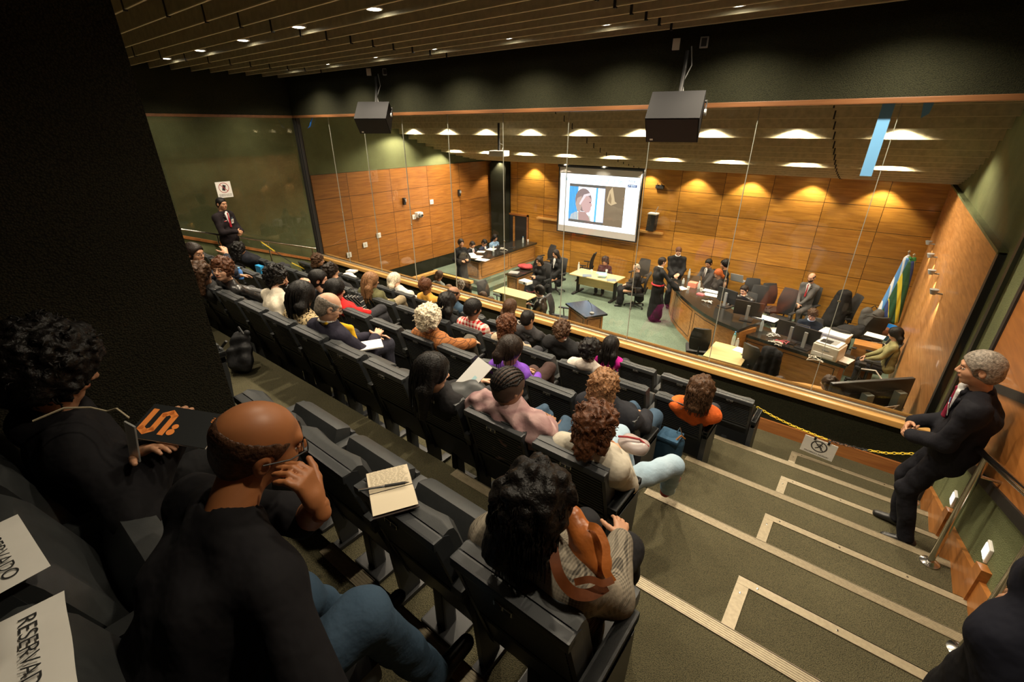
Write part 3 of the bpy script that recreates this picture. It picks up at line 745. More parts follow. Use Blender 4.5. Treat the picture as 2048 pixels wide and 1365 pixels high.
def person(label, loc, rz=0, head_at=None, sit=True, hd=(0, 8, 0), hair=('short', .0, 0, 'dark'), sk='tan', top='#222', topc=(.05, .05, .05), leg=(.03, .03, .035), shoe=(.015, .015, .015),
           hl=None, hr=None, cl=.5, cr=.5, near=False, female=False, sleeve=1.0, sh=.43, W=None, fat=0., beard=None, knee=0, cross=False, legs=True, feet=None, knees=None, group=None, s=.94,
           topm=None, legm=None, robe=False, skirt=False, glasses=False, tie=None, collar=None, vx=None, eyes=None, bulge=0, pole=None, hood=False, lapel=None, seed=None, shawl=False, hdl=None, hdr=None, handmesh=True, sub=None, bareleg=False, scalp=None):
    """one figure: body (skin) is the root mesh, hair and clothing its children. Local frame: origin on the floor under the hips, facing +Y."""
    rng = np.random.default_rng(seed if seed is not None else abs(hash(label)) % 10000 if False else sum(ord(c) * (i + 3) for i, c in enumerate(label)) % 99991)
    W = W or (.148 if female else .170)
    vx = vx or (.011 if near else .018)
    if sit: Pv = np.array([0, 0, sh + .10]) ; Hd = np.array([0, .04, sh + .78]) * 1.0
    else: Pv = np.array([0, 0, .93 * s]); Hd = np.array([0, .03, 1.60 * s])
    if head_at is not None: Hd = np.array(head_at, float)
    R = rot(*hd)
    up = nz(Hd - Pv); 
    N = Hd + R @ np.array([0, -.030, -.01]) * s - up * .135 * s
    N = N * 1.0
    B = N - up * .034 * s                                        # base of the neck
    Ch = Pv + (B - Pv) * .62 + np.array([0, -.035 if not sit else -.012, 0]) * s
    Wa = Pv + (B - Pv) * .25 + np.array([0, -.01, 0]) * s
    fw = np.array([0, 1., 0]); rt = np.array([1., 0, 0])
    tw = Hd[0] - Pv[0]
    shl, shr = B - rt * W * s - np.array([0, .01, .062]) * s, B + rt * W * s - np.array([0, .01, .062]) * s
    hipw = .085 * s
    # hands
    def dfl(sd): return np.array([sd * .09, .25, sh + .21]) * s if sit else np.array([sd * .05, .17, .98 * s])
    Hl = np.array(hl, float) if hl is not None else dfl(-1); Hr = np.array(hr, float) if hr is not None else dfl(1)
    pl = pole or [(-.6, -.5, -.6), (.6, -.5, -.6)]
    El, Hl = ik(shl, Hl, .285 * s, .255 * s, pl[0]); Er, Hr = ik(shr, Hr, .285 * s, .255 * s, pl[1])
    # legs
    hpl, hpr = Pv + np.array([-hipw, 0, -.02]), Pv + np.array([hipw, 0, -.02])
    if sit:
        fl, fr_ = np.array([-.11, .42 + knee, .075]) * s, np.array([.11, .42 + knee, .075]) * s
        if cross: fr_ = np.array([-.02, .62, .26]) * s
        kp = (0, .35, 1)
    else:
        fl, fr_ = np.array([-.10, -.02, .075]) * s, np.array([.10, .02, .075]) * s; kp = (0, 1, .1)
    if feet is not None: fl, fr_ = np.array(feet[0], float), np.array(feet[1], float)
    Kl, fl = ik(hpl, fl, .435 * s, .425 * s, kp); Kr, fr_ = ik(hpr, fr_, .435 * s, .425 * s, kp if not cross else (.3, .2, 1))
    if knees is not None: Kl, Kr = np.array(knees[0], float), np.array(knees[1], float)
    # torso prims
    g = 1 + fat * 4
    def torso(e=0.):
        P = [cap(Pv + (-.065 * s, 0, 0), Pv + (.065 * s, 0, 0), (.118 + e) * s * g), cap(Wa - rt * .038 * s * g, Wa + rt * .038 * s * g, (.103 + e) * s * g),
             cap(Wa - rt * .04 * s, Ch - rt * .068 * s, (.097 + e) * s * g, (.099 + e) * s), cap(Wa + rt * .04 * s, Ch + rt * .068 * s, (.097 + e) * s * g, (.099 + e) * s),
             cap(Ch - rt * .068 * s, shl + rt * .025 * s - (0, 0, .03 * s), (.099 + e) * s, (.060 + e) * s), cap(Ch + rt * .068 * s, shr - rt * .025 * s - (0, 0, .03 * s), (.099 + e) * s, (.060 + e) * s),
             cap(Ch, B - up * .05 * s, (.10 + e) * s, (.075 + e) * s), cap(B + up * .005, shl, (.047 + e) * s, (.055 + e) * s), cap(B + up * .005, shr, (.047 + e) * s, (.055 + e) * s)]
        if female: P += [ell(Ch + fw * .085 * s + rt * q * .07 * s + up * .03, ((.06 + e) * s,) * 3) for q in (-1, 1)]
        return P
    def arm(a, el, h, e, fr=1.0, tight=0):
        P = [cap(a, el, (.052 + e) * s, (.043 + e) * s)]
        if fr > .5: P.append(cap(el, el + (h - el) * min(1, (fr - .5) * 2) * .93, (.043 + e) * s, (.031 + e) * s))
        else: P = [cap(a, a + (el - a) * fr * 2, (.054 + e) * s, (.049 + e) * s)]
        return P
    S = Skin(); smat = skin_m(sk)
    body = [dict(p) for p in torso(-.022)] + arm(shl, El, Hl, -.014, 1.0) + arm(shr, Er, Hr, -.014, 1.0)
    body += [cap(El, Hl, .033 * s, .024 * s), cap(Er, Hr, .033 * s, .024 * s), cap(B, N, .05 * s)]
    if legs: body += [cap(hpl, Kl, .075 * s, .050 * s), cap(hpr, Kr, .075 * s, .050 * s), cap(Kl, fl, .052 * s, .034 * s), cap(Kr, fr_, .052 * s, .034 * s)]
    S.add(blob(body, vx * 1.15, .035), smat)
    head(S, Hd, R, B, sk, s, near, female, fat * .06, beard, eyes if eyes is not None else True)
    if handmesh:
        for sd, el, h, cu, dd in ((-1, El, Hl, cl, hdl), (1, Er, Hr, cr, hdr)):
            d = nz(h - el) if dd is None else nz(dd[0]); n = np.array([sd * .35, .25, 1.]) if dd is None else np.array(dd[1], float)
            hand(S, h, d, n, smat, -sd, cu, s * (.92 if female else 1), vx=.0045 if near else .0075)
    root = S.build('person', None, loc, rz)
    tag(root, label, 'person', group)
    # clothing
    tm = topm or cloth_m(str(topc), topc)
    T = Skin(); e = .004 + bulge
    P = torso(e + .004) + arm(shl, El, Hl, e + .004, sleeve) + arm(shr, Er, Hr, e + .004, sleeve)
    if not robe: P.append(dict(cap(N + up * .02, N + up * .12 + R @ np.array([0, .02, 0]), .062 * s, .08 * s), sub=1, k=.01))
    if robe:
        for sd, el, h in ((-1, El, Hl), (1, Er, Hr)): P.append(cap(el, el + (h - el) * .85 + (0, 0, -.04), .055 * s, .085 * s))
        if sit: P += [cap(Pv, (Kl + Kr) / 2 + (0, 0, .0), .16 * s, .13 * s), cap(Kl, fl + (0, 0, .08), .085 * s, .10 * s), cap(Kr, fr_ + (0, 0, .08), .085 * s, .10 * s), cap(Pv + (0, -.05, 0), Pv + (0, -.12, -.25), .15 * s, .12 * s)]
        else: P += [cap(Pv + (0, 0, .1), (0, .0, .16), .15 * s, .20 * s)]
    elif not sit: P += [cap(Pv - rt * .05, Pv - rt * .06 - (0, 0, .12), .115 * s, .105 * s), cap(Pv + rt * .05, Pv + rt * .06 - (0, 0, .12), .115 * s, .105 * s)]
    if shawl:
        P += [cap(B, shl - rt * .05, .09, .085), cap(B, shr + rt * .05, .09, .085), cap(shl, El, .085, .08), cap(shr, Er, .085, .08), cap(N - up * .03, N - up * .035, .075)]
    if hood: P += [ell(B + np.array([0, -.075, .0]) * s, (.10 * s, .06 * s, .06 * s))]
    fq = 26; big = near and not robe
    def wr(G, ax):
        X, Y, Z = ax[0][:, None, None], ax[1][None, :, None], ax[2][None, None, :]; a = rng.uniform(0, 6, 4)
        am = .0038 if not (robe or shawl) else (.010 if shawl else .0045)
        if big: G = G - .0042 * np.sin(Z * 34 + X * 16 * np.sign(X) + 2.4 * np.sin(Y * 13 + a[0]) + 1.5 * np.sin(X * 19 + a[1])) * np.clip(.55 + .6 * np.sin(X * 9 + Z * 7 + a[2]), 0, 1)
        if shawl: G = G - .007 * np.sin(Z * 62 + np.abs(X) * 45 + 1.5 * np.sin(Y * 20 + X * 8))
        return G - am * (np.sin(X * fq * .8 + a[0] + 2.2 * np.sin(Z * 9 + a[1]) + Z * 14) * np.sin(Z * fq + a[2] + 2 * np.sin(Y * 11 + X * 7 + a[3])) + .6 * np.sin((X + Y) * fq * 1.7 + Z * 22))
    T.add(blob(P, vx, .035, wr), tm)
    nm = 'robe' if robe else 'shawl' if shawl else 'jacket' if lapel or top == 'jacket' else 'hoodie' if hood else 'shirt'
    if collar is not None:
        cmat = cloth_m('collar' + str(collar), collar)
        c0 = N + up * .012 * s; ring = []
        for i in range(13):
            a = 2 * PI * i / 12; ring.append(c0 + rt * math.cos(a) * .063 * s + np.array([0, math.sin(a) * .063 * s, 0]) + up * (.012 * math.sin(a + PI) * 1.2))
        T.tube(ring, .013 * s, cmat, 6)
    to = T.build(nm, root)
    if lapel is not None:
        f0 = B + fw * .070 * s + (0, 0, -.01 * s); f1 = Ch + fw * .130 * s + (0, 0, -.07 * s); X_ = Skin()
        X_.add(blob([cap(f0 - rt * .055 * s, f1 - rt * .010 * s, .015 * s, .012 * s), cap(f0 + rt * .055 * s, f1 + rt * .010 * s, .015 * s, .012 * s), cap(f0 - rt * .055 * s, N - fw * .055 * s - rt * .03 * s, .014 * s), cap(f0 + rt * .055 * s, N - fw * .055 * s + rt * .03 * s, .014 * s), cap(N - fw * .055 * s - rt * .03 * s, N - fw * .055 * s + rt * .03 * s, .014 * s), cap(f0 - rt * .075 * s - (0, 0, .05 * s), f0 - rt * .05 * s - (0, 0, .08 * s), .014 * s, .008 * s), cap(f0 + rt * .075 * s - (0, 0, .05 * s), f0 + rt * .05 * s - (0, 0, .08 * s), .014 * s, .008 * s)], .008, .012), tm); X_.build('lapel', root)
    if tie is not None or lapel is not None:
        fr0 = B + fw * .075 * s + (0, 0, -.02 * s); fr1 = Ch + fw * .128 * s + (0, 0, -.05 * s)
        if lapel is not None:
            X_ = Skin(); lm = cloth_m('shirtfront', lapel)
            X_.add(blob([cap(fr0 - rt * .028, fr1, .026 * s, .012 * s), cap(fr0 + rt * .028, fr1, .026 * s, .012 * s), cap(fr0 + up * .03, fr1, .03 * s, .012 * s)], .009, .01), lm); X_.build('shirt_front', root)
        if tie is not None:
            X_ = Skin(); tmn = cloth_m('tie' + str(tie), tie, .6)
            X_.add(blob([cap(fr0 + fw * .022 + up * .012, fr0 + fw * .024, .018 * s, .012 * s), cap(fr0 + fw * .024, fr1 + fw * .014 - up * .02, .012 * s, .022 * s)], .006, .006), tmn); X_.build('necktie', root)
    if legs:
        lm = legm or cloth_m('leg' + str(leg), leg)
        T = Skin()
        if not (robe and sit):
            P = [cap(Pv - rt * .055 * s, Pv + rt * .055 * s, .112 * s * g), cap(hpl, Kl, .088 * s * (1 + fat), .066 * s), cap(hpr, Kr, .088 * s * (1 + fat), .066 * s)]
            if not (skirt or bareleg): P += [cap(Kl, fl - (0, 0, .0), .064 * s, .052 * s), cap(Kr, fr_, .064 * s, .052 * s)]
            if skirt: P += [cap(Pv, (Kl + Kr) / 2, .15 * s, .115 * s)]
            T.add(blob(P, vx, .03, wr), lm); T.build('skirt' if skirt else 'trousers', root)
        sm = mat('shoe' + str(shoe), shoe, .35)
        for ft, kn in ((fl, Kl), (fr_, Kr)):
            X_ = Skin(); dn = nz(kn - ft); tf = nz(np.array([ft[0] * .3, 1, 0]) - dn * 0.0); tf = nz(tf - dn * (tf @ dn) * .6)
            X_.add(blob([cap(ft - tf * .03 * s - dn * .035 * s, ft + tf * .13 * s - dn * .05 * s, .036 * s, .030 * s), cap(ft, ft - dn * .03 * s, .040 * s)], .010 if near else .014, .02), sm); X_.build('shoe', root)
    if hair and hair[0] != 'none': wig(rng, hair[0], hair[1], hair[2], near, Hd, R, hair[3], 'hair', root, s)
    if glasses:
        b = MB(); 
        def w(p): return Vector(Hd + R @ (np.array(p) * s))
        for sx in (-1, 1):
            b.tube([w((sx * .032 + .023 * math.cos(a), .098, .004 + .018 * math.sin(a))) for a in [2 * PI * i / 12 for i in range(12)]], .0018, m_black, 5, closed=True)
            b.tube([w((sx * .056, .096, .008)), w((sx * .082, .05, .010)), w((sx * .084, -.01, .006))], .002, m_black, 5)
        b.tube([w((-.010, .100, .006)), w((.010, .100, .006))], .0018, m_black, 5)
        b.build('glasses', root)
    PEOPLE[label] = dict(root=root, H=Hd, R=R, hl=Hl, hr=Hr, B=B, Ch=Ch, El=El, Er=Er, shl=shl, shr=shr, Kl=Kl, Kr=Kr, N=N, Pv=Pv, up=up)
    return root
# ---------------------------------------------------------------- auditorium chairs
def chair_proto(kind):
    """kind: down (seat lowered) or up (seat tipped). Origin on the floor below the rear top edge, facing +Y"""
    t = thing('auditorium_chair', 'black auditorium chair', 'chair')
    def yb(z): return (.82 - z) * .26                      # rear face of the back at height z
    b = MB()
    b.prism([(yb(.80), .80), (yb(.80) + .035, .82), (yb(.80) + .05, .81), (yb(.2) + .05, .2), (yb(.2), .22)], -.205, .205, m_shell, 'X')
    for x in (-.215, .195): b.prism([(yb(.82) - .006, .805), (yb(.82) + .03, .825), (yb(.82) + .055, .81), (yb(.18) + .055, .18), (yb(.18) - .004, .2)], x, x + .02, m_shell, 'X')
    b.box((-.215, -.012, .785), (.215, .030, .825), m_shell, .008)
    for i in range(12):
        z = .755 - i * .022
        b.box((-.19, yb(z) - .006, z - .007), (.19, yb(z) + .004, z + .004), m_shell)
    b.box((-.19, yb(.47) - .008, .465), (.19, yb(.47) + .01, .48), m_shell)
    sh = b.build('back_shell', t)
    b = MB(); b.box((-.034, -.017, .770), (.034, -.010, .79), m_steel, .002); b.box((-.028, -.0185, .773), (-.004, -.016, .787), m_ink); b.box((.004, -.0185, .773), (.028, -.016, .787), m_ink)
    b.build('number_plate', sh)
    b = MB(); n = 9; vs = []; fs = []                       # cushion with hollowed front
    rows = [(.40, .05), (.45, .085), (.60, .09), (.78, .085), (.815, .072), (.825, .045), (.825, .035)]
    for z, d in rows:
        for i in range(n):
            u = -1 + 2 * i / (n - 1); x = u * .212
            vs.append((x, yb(z) + .034 + d * (.80 + .32 * u * u) * (1 if abs(u) < .99 else .55), z + (.006 * u * u if z > .8 else 0)))
    m_ = len(rows)
    for z, d in rows[::-1]:
        for i in range(n): vs.append((-.212 + .424 * i / (n - 1), yb(z) + .034, z))
    for r in range(2 * m_ - 1):
        for i in range(n - 1): fs.append((r * n + i, r * n + i + 1, (r + 1) * n + i + 1, (r + 1) * n + i))
    fs.append(tuple(r * n for r in range(2 * m_))[::-1]); fs.append(tuple(r * n + n - 1 for r in range(2 * m_)))
    b.add(vs, fs, m_leather); b.build('back_cushion', t, True)
    b = MB()
    if kind == 'down':
        b.box((-.21, .155, .345), (.21, .56, .43), m_leather, .03)
        b.box((-.20, .17, .325), (.20, .54, .35), m_shell, .01)
    else:
        T = Matrix.Translation((0, .19, .37)) @ Matrix.Rotation(math.radians(68), 4, 'X')
        b.box((-.205, 0, -.05), (.205, .30, .045), m_leather, .035, T); b.box((-.205, 0, -.075), (.205, .27, -.048), m_shell, .01, T)
    se = b.build('seat', t, True)
    b = MB()
    if kind == 'down': b.box((-.015, .553, .365), (.015, .562, .385), m_white, .002)
    else: b.box((-.018, .300, .602), (.018, .332, .620), m_white, .003); b.box((-.006, .31, .6195), (.006, .32, .621), m_ink)
    b.build('seat_number', se)
    b = MB(); b.tube([(-.20, .19, .37), (.20, .19, .37)], .014, m_steel, 8); b.box((-.03, .15, .02), (.03, .22, .36), m_shell, .01); b.box((-.10, .12, 0), (.10, .27, .022), m_blackpl, .006)
    b.build('pedestal', t)
    b = MB(); arm_mesh(b, .249, False); b.build('arm_rest', t, True)
    return t
def arm_mesh(b, x, full):
    b.box((x - .027, .035, .560), (x + .027, .345, .602), m_leather, .010)
    b.box((x - .020, .05, .515), (x + .020, .335, .562), m_blackpl, .006)
    if full: b.prism([(.05, .52), (.33, .52), (.33, .42), (.29, .02), (.02, .02)], x - .022, x + .022, m_shell, 'X'); b.lathe([(.022, 0), (.022, .004), (.012, .006)], m_steel, (0, 0, 0), 12, Matrix.Translation((x + .022, .20, .12)) @ Matrix.Rotation(PI / 2, 4, 'Y'))
    else: b.prism([(.10, .52), (.26, .52), (.24, .30), (.24, .02), (.14, .02)], x - .013, x + .013, m_shell, 'X')
    b.box((x - .03, .06, 0), (x + .03, .32, .025), m_blackpl, .004)
PROTO = {k: chair_proto(k) for k in ('down', 'up')}
for p in PROTO.values(): index_tree(p)
used = set()
end_arm = {}
for sd in (-1, 1):
    b = MB(); arm_mesh(b, .249 * sd, True); end_arm[sd] = b
ROWS = {-1: ([-.43 - .5 * n for n in range(4)], -.20, 'rearmost row'), 0: ([-.55 - .4975 * n for n in range(4)] + [-3.62 - .4975 * n for n in range(10)], Yt(0), 'row in front of the rearmost'),
        1: ([-.925 - .4975 * n for n in range(16)], Yt(1), 'fourth row from the glass'), 2: ([-1.17 - .51 * n for n in range(15)], Yt(2), 'third row from the glass'),
        3: ([-.95 - .5125 * n for n in range(16)], Yt(3), 'second row from the glass'), 4: ([-.72 - .51 * n for n in range(17)], Yt(4), 'front row by the glass')}
ORD = ['aisle end', 'second', 'third', 'fourth', 'fifth', 'sixth', 'seventh', 'eighth', 'ninth', 'tenth', 'eleventh', 'twelfth', 'thirteenth', 'fourteenth', 'fifteenth', 'sixteenth', 'seventeenth']
SEATED = {}                                                # (row, index) -> who sits there, filled before make_rows()
def make_rows():
    for k, (xs, yt, nm) in ROWS.items():
        for i, x in enumerate(xs):
            who = SEATED.get((k, i)); kind = 'down' if who else 'up'
            P = PROTO[kind]
            if kind not in used: used.add(kind); c = P
            else: c = copy_tree(P)
            c.location = (x, yt, Zk(k))
            seat = (ORD[i] + ' seat from the right stairs' if i else 'end seat by the right stairs')
            if k == 0 and i > 3: seat = ORD[i - 4].replace('aisle end', 'first') + ' seat left of the column'
            if who: lab = 'black auditorium chair under the ' + who
            else: lab = 'empty black tip-up chair, %s, %s' % (seat, nm)
            tag(c, lab, 'chair', 'auditorium chairs, ' + nm)
            last = i == len(xs) - 1 or (k == 0 and i == 3); first = i == 0 or (k == 0 and i == 4)
            for sd, on in ((1, first), (-1, last)):
                if on:
                    e = end_arm[sd].build('end_panel', c, True)
# ---------------------------------------------------------------- the audience in the gallery
def pattern(name, fn):
    if name in MATS: return MATS[name]
    m = mat(name, (.5, .5, .5), .85, bump=.3, bscale=40, spec=.2); nt, b = nodes(m)
    tc = nt.nodes.new('ShaderNodeTexCoord'); sp = nt.nodes.new('ShaderNodeSeparateXYZ'); nt.links.new(tc.outputs['Object'], sp.inputs[0])
    nt.links.new(fn(nt, tc.outputs['Object'], sp.outputs), b.inputs['Base Color']); return m
def mixc(nt, f, a, b_):
    n = nt.nodes.new('ShaderNodeMix'); n.data_type = 'RGBA'
    if isinstance(f, (int, float)): n.inputs[0].default_value = f
    else: nt.links.new(f, n.inputs[0])
    for i, v in ((6, a), (7, b_)):
        if isinstance(v, tuple): n.inputs[i].default_value = (*v, 1)
        else: nt.links.new(v, n.inputs[i])
    return n.outputs[2]
def stripe(nt, v, per, w=.5): return math_node(nt, 'LESS_THAN', math_node(nt, 'FRACT', math_node(nt, 'DIVIDE', v, per)), w)
def f_plaid(nt, o, s):
    h = stripe(nt, s['X'], .052); v = stripe(nt, s['Z'], .052)
    return mixc(nt, math_node(nt, 'MULTIPLY', math_node(nt, 'ADD', h, v), .5), (.72, .62, .54), (.42, .012, .015))
def f_glen(nt, o, s):
    a = stripe(nt, s['Z'], .008, .5); b_ = stripe(nt, s['X'], .009, .5); big = stripe(nt, s['Z'], .11, .4); big2 = stripe(nt, s['X'], .13, .4)
    k = math_node(nt, 'MULTIPLY', math_node(nt, 'ADD', a, b_), math_node(nt, 'MULTIPLY_ADD', math_node(nt, 'ADD', big, big2), .22, .12))
    return mixc(nt, k, (.27, .235, .18), (.05, .044, .036))
def f_leop(nt, o, s):
    v = nt.nodes.new('ShaderNodeTexNoise'); v.inputs['Scale'].default_value = 48; v.inputs['Detail'].default_value = 1; nt.links.new(o, v.inputs[0])
    k = math_node(nt, 'GREATER_THAN', v.outputs[0], .535); return mixc(nt, k, (.52, .40, .22), (.07, .05, .03))
def f_tweed(nt, o, s):
    v = nt.nodes.new('ShaderNodeTexNoise'); v.inputs['Scale'].default_value = 90; nt.links.new(o, v.inputs[0])
    c = mixc(nt, v.outputs[0], (.50, .19, .055), (.20, .075, .03)); h = stripe(nt, s['X'], .045, .16); z = stripe(nt, s['Z'], .045, .16)
    return mixc(nt, math_node(nt, 'MULTIPLY', math_node(nt, 'MAXIMUM', h, z), .7), c, (.06, .03, .02))
def f_stripe(nt, o, s): return mixc(nt, stripe(nt, math_node(nt, 'ADD', s['X'], s['Z']), .05, .12), (.02, .02, .022), (.55, .5, .45))
def f_jeans(c1, c2):
    def g(nt, o, s):
        v = nt.nodes.new('ShaderNodeTexNoise'); v.inputs['Scale'].default_value = 7; nt.links.new(o, v.inputs[0]); return mixc(nt, v.outputs[0], c1, c2)
    return g
def f_shawl(nt, o, s):
    v = nt.nodes.new('ShaderNodeTexWave'); v.wave_type = 'BANDS'; v.bands_direction = 'Z'; v.inputs['Scale'].default_value = 4.5; v.inputs['Distortion'].default_value = 9; v.inputs['Detail'].default_value = 2; v.inputs['Detail Scale'].default_value = 1.2; nt.links.new(o, v.inputs[0])
    return mixc(nt, v.outputs['Fac'], (.25, .145, .145), (.37, .245, .235))
p_shawl = pattern('dusty pink woven cloth', f_shawl); p_plaid = pattern('red check cotton', f_plaid); p_glen = pattern('glen check wool', f_glen); p_leop = pattern('mottled fleece', f_leop); p_tweed = pattern('rust tweed', f_tweed); p_stripe = pattern('dark striped cloth', f_stripe)
p_jean = pattern('mid blue denim', f_jeans((.030, .058, .095), (.055, .095, .145))); p_ljean = pattern('washed pale denim', f_jeans((.24, .36, .46), (.42, .53, .62))); p_leath = mat('black jacket leather', (.016, .015, .015), .28, bump=.5, bscale=24, spec=.7)
def near_idx(k, x): xs = ROWS[k][0]; return min(range(len(xs)), key=lambda i: abs(xs[i] - x))
def sit(k, head, label, who, dx=0, ypel=.25, **kw):
    """seat somebody in row k; head is the world position of the head centre"""
    xs, yt, nm = ROWS[k]; i = kw.pop('idx', None)
    if i is None: i = near_idx(k, head[0])
    if (k, i) not in SEATED: SEATED[(k, i)] = who
    px, py, pz = xs[i] + dx, yt + ypel, Zk(k)
    kw.setdefault('sh', .40)
    return person(label, (px, py, pz), 0, (head[0] - px, head[1] - py, head[2] - pz), **kw)
AUD = 'audience in the gallery'
# rearmost row
sit(-1, (-1.021, 0.322, -0.683), 'bald man in a black T-shirt and jeans leaning his cheek on his fist', 'bald man in the black T-shirt', idx=1, dx=.02, ypel=.20, near=True, hd=(-14, 16, 12), hair=('fringe', 0, 0, 'stubble'), sk='bald', topc=(.007, .0065, .008), sleeve=.46, s=.96, W=.20, fat=.03,
    hl=(.065, .345, .90), hr=(0.081, 0.231, 0.691), legm=p_jean, glasses=True, pole=[(-.3, .5, -.8), (1.0, -.3, -.15)], feet=((-.14, .50, .09), (.16, .54, .09)), knees=((-0.039, 0.275, 0.564), (0.158, 0.349, 0.588)), cr=.8, cl=1.4, bulge=.006, hdl=((-.25, -.1, 1), (.9, .5, 0)))
sit(-1, (-1.903, 0.098, -0.680), 'person with big dark curly hair in a black hoodie holding a booklet', 'person in the black hoodie', idx=3, ypel=.30, near=True, hd=(-8, 22, 0), hair=('afro', .040, .0, 'black'), sk='tan', topc=(.008, .0075, .009), hood=True, s=.96, leg=(.012, .012, .013),
    hr=(0.266, 0.176, 0.754), hl=(0.259, 0.081, 0.744), bulge=.012, cr=.9)
# next row
sit(0, (-0.566, 0.826, -0.995), 'woman with wavy black hair in a beige glen check jacket with a tan leather bag', 'woman in the glen check jacket', near=True, hd=(-10, 22, 6), hair=('bob', .022, .03, 'black'), female=True, topm=p_glen, leg=(.015, .015, .017), hr=(.10, .30, .62), bulge=.012, W=.165, top='jacket')
# fourth row from the glass
sit(1, (-0.841, 1.734, -1.348), 'woman with curly brown hair in a cream sweater and pale jeans', 'woman in the cream sweater', near=True, hd=(0, 18, 0), hair=('curly', .012, .03, 'auburn'), female=True, topc=(.46, .42, .34), legm=p_ljean, knees=((-.05, .50, .50), (.34, .42, .50)), feet=((.05, .55, .12), (.28, .62, .15)), shoe=(.30, .03, .03), W=.16, bulge=.012)
sit(1, (-1.402, 1.745, -1.338), 'woman with braided cornrows under a dusty pink shawl', 'woman in the dusty pink shawl', near=True, hd=(-12, 12, 0), hair=('cornrow', .006, 0, 'black'), sk='brown', female=True, topm=p_shawl, shawl=True, fat=.02, W=.19, bulge=.02, legm=p_jean)
sit(1, (-1.886, 1.612, -1.348), 'woman with long straight black hair in black with a clear folder', 'woman with the clear plastic folder', near=True, hd=(-28, 14, 0), hair=('straight', .010, .18, 'black'), sk='light', female=True, topc=(.014, .013, .014), hr=(.10, .36, .62), hl=(-.05, .38, .62))
sit(1, (-3.307, 1.802, -1.318), 'balding man in a navy blazer with a yellow scarf writing on a notepad', 'man in the navy blazer', near=True, hd=(-22, 26, 0), hair=('fringe', .002, 0, 'grey'), sk='light', topc=(.022, .020, .034), top='jacket', leg=(.035, .035, .05), hr=(.15, .30, .64), hl=(.05, .33, .60), collar=(.7, .68, .62), glasses=True, s=1.0, W=.185, bulge=.01)
sit(1, (-3.909, 1.899, -1.378), 'woman with black twisted locs in a mottled cream fleece', 'woman in the mottled fleece', near=True, hd=(0, 16, 0), hair=('braids', .022, .05, 'black'), sk='dark', female=True, topm=p_leop, bulge=.02, W=.17)
sit(1, (-4.687, 2.064, -1.398), 'bearded man with curly black hair smiling, in a pale beige shirt', 'bearded man in the pale shirt', near=True, hd=(-58, 14, 16), hair=('curly', .022, .0, 'black'), beard='black', sk='light', topc=(.60, .54, .43), sleeve=.5, hr=(.26, .22, .92), W=.19, idx=7, cr=1.3, hdr=((-.2, .1, 1), (.9, .2, 0)))
sit(1, (-5.181, 1.744, -1.328), 'young man with ginger brown curls in a black leather jacket looking back at the camera', 'man in the leather jacket', near=True, hd=(-142, -4, -4), hair=('curly', .010, -.045, 'auburn'), sk='light', topm=p_leath, hr=(.20, .36, .60), hl=(.10, .38, .58), W=.185, top='jacket')
sit(1, (-5.392, 1.612, -1.378), 'person with long brown curls beside the man in leather', 'person with long brown curls', hd=(0, 10, 0), hair=('curly', .02, .13, 'brown'), female=True, topc=(.03, .03, .03), idx=9, dx=-.1)
sit(1, (-5.722, 1.706, -1.238), 'person with dark hair and glasses raising both hands, half hidden by the column', 'person half hidden by the column', hd=(-60, 5, 0), hair=('short', .01, 0, 'dark'), sk='tan', topc=(.02, .025, .04), glasses=True, hr=(.13, .16, 1.02), hl=(-.05, .3, .7))
# third row
sit(2, (-1.223, 2.592, -1.671), 'woman with golden brown curls clipped back in a black coat', 'woman with the golden curls', near=True, hd=(0, 14, 0), hair=('curly', .016, .03, 'ombre'), female=True, topc=(.016, .017, .022), bulge=.02, W=.18, dx=.03, legm=p_jean)
sit(2, (-2.088, 2.627, -1.651), 'woman in a purple cardigan with dark pinned up hair', 'woman in the purple cardigan', near=True, hd=(-15, 10, 0), hair=('pony', .012, .10, 'dark'), female=True, sk='tan', topc=(.16, .055, .40), leg=(.05, .028, .024), cross=True, W=.155)
sit(2, (-3.108, 2.676, -1.651), 'person with a cloud of white curls in a rust tweed coat', 'person with the white curls', near=True, hd=(0, 12, 0), hair=('afro', .032, .0, 'white'), sk='light', female=True, topm=p_tweed, leg=(.09, .08, .065), bulge=.012, W=.17, cross=True, hr=(.2, .36, .60))
sit(2, (-4.581, 2.610, -1.651), 'woman with long black hair in a bright red jacket', 'woman in the red jacket', hd=(-20, 16, 0), hair=('straight', .010, .10, 'black'), sk='light', female=True, topc=(.62, .022, .022), cross=True)
sit(2, (-4.976, 2.650, -1.621), 'bearded man with short black hair in a dark suit', 'bearded man in the dark suit', hd=(-35, 8, 0), hair=('short', .012, 0, 'black'), beard='black', sk='light', topc=(.022, .022, .026), top='jacket')
# second row
sit(3, (-0.797, 3.539, -1.994), 'person with wavy brown hair in an orange shirt', 'person in the orange shirt', near=True, hd=(0, 14, 0), hair=('bob', .018, .02, 'brown'), female=True, sk='tan', topc=(.68, .13, .025), W=.165, dx=.06)
sit(3, (-1.878, 3.595, -1.974), 'person with a short black afro in a white knit sweater', 'person in the white knit sweater', hd=(0, 16, 0), hair=('afro', .012, -.03, 'black'), sk='dark', topc=(.56, .50, .44), hood=True)
sit(3, (-2.877, 3.568, -1.964), 'woman with curly chestnut hair in a beige top', 'woman with chestnut curls', near=True, hd=(0, 10, 0), hair=('curly', .016, .05, 'auburn'), female=True, topc=(.46, .36, .25))
sit(3, (-3.486, 3.678, -1.944), 'man with short black hair in a red and white checked shirt', 'man in the red checked shirt', near=True, hd=(-25, 14, 0), hair=('short', .016, 0, 'black'), sk='brown', topm=p_plaid, W=.185)
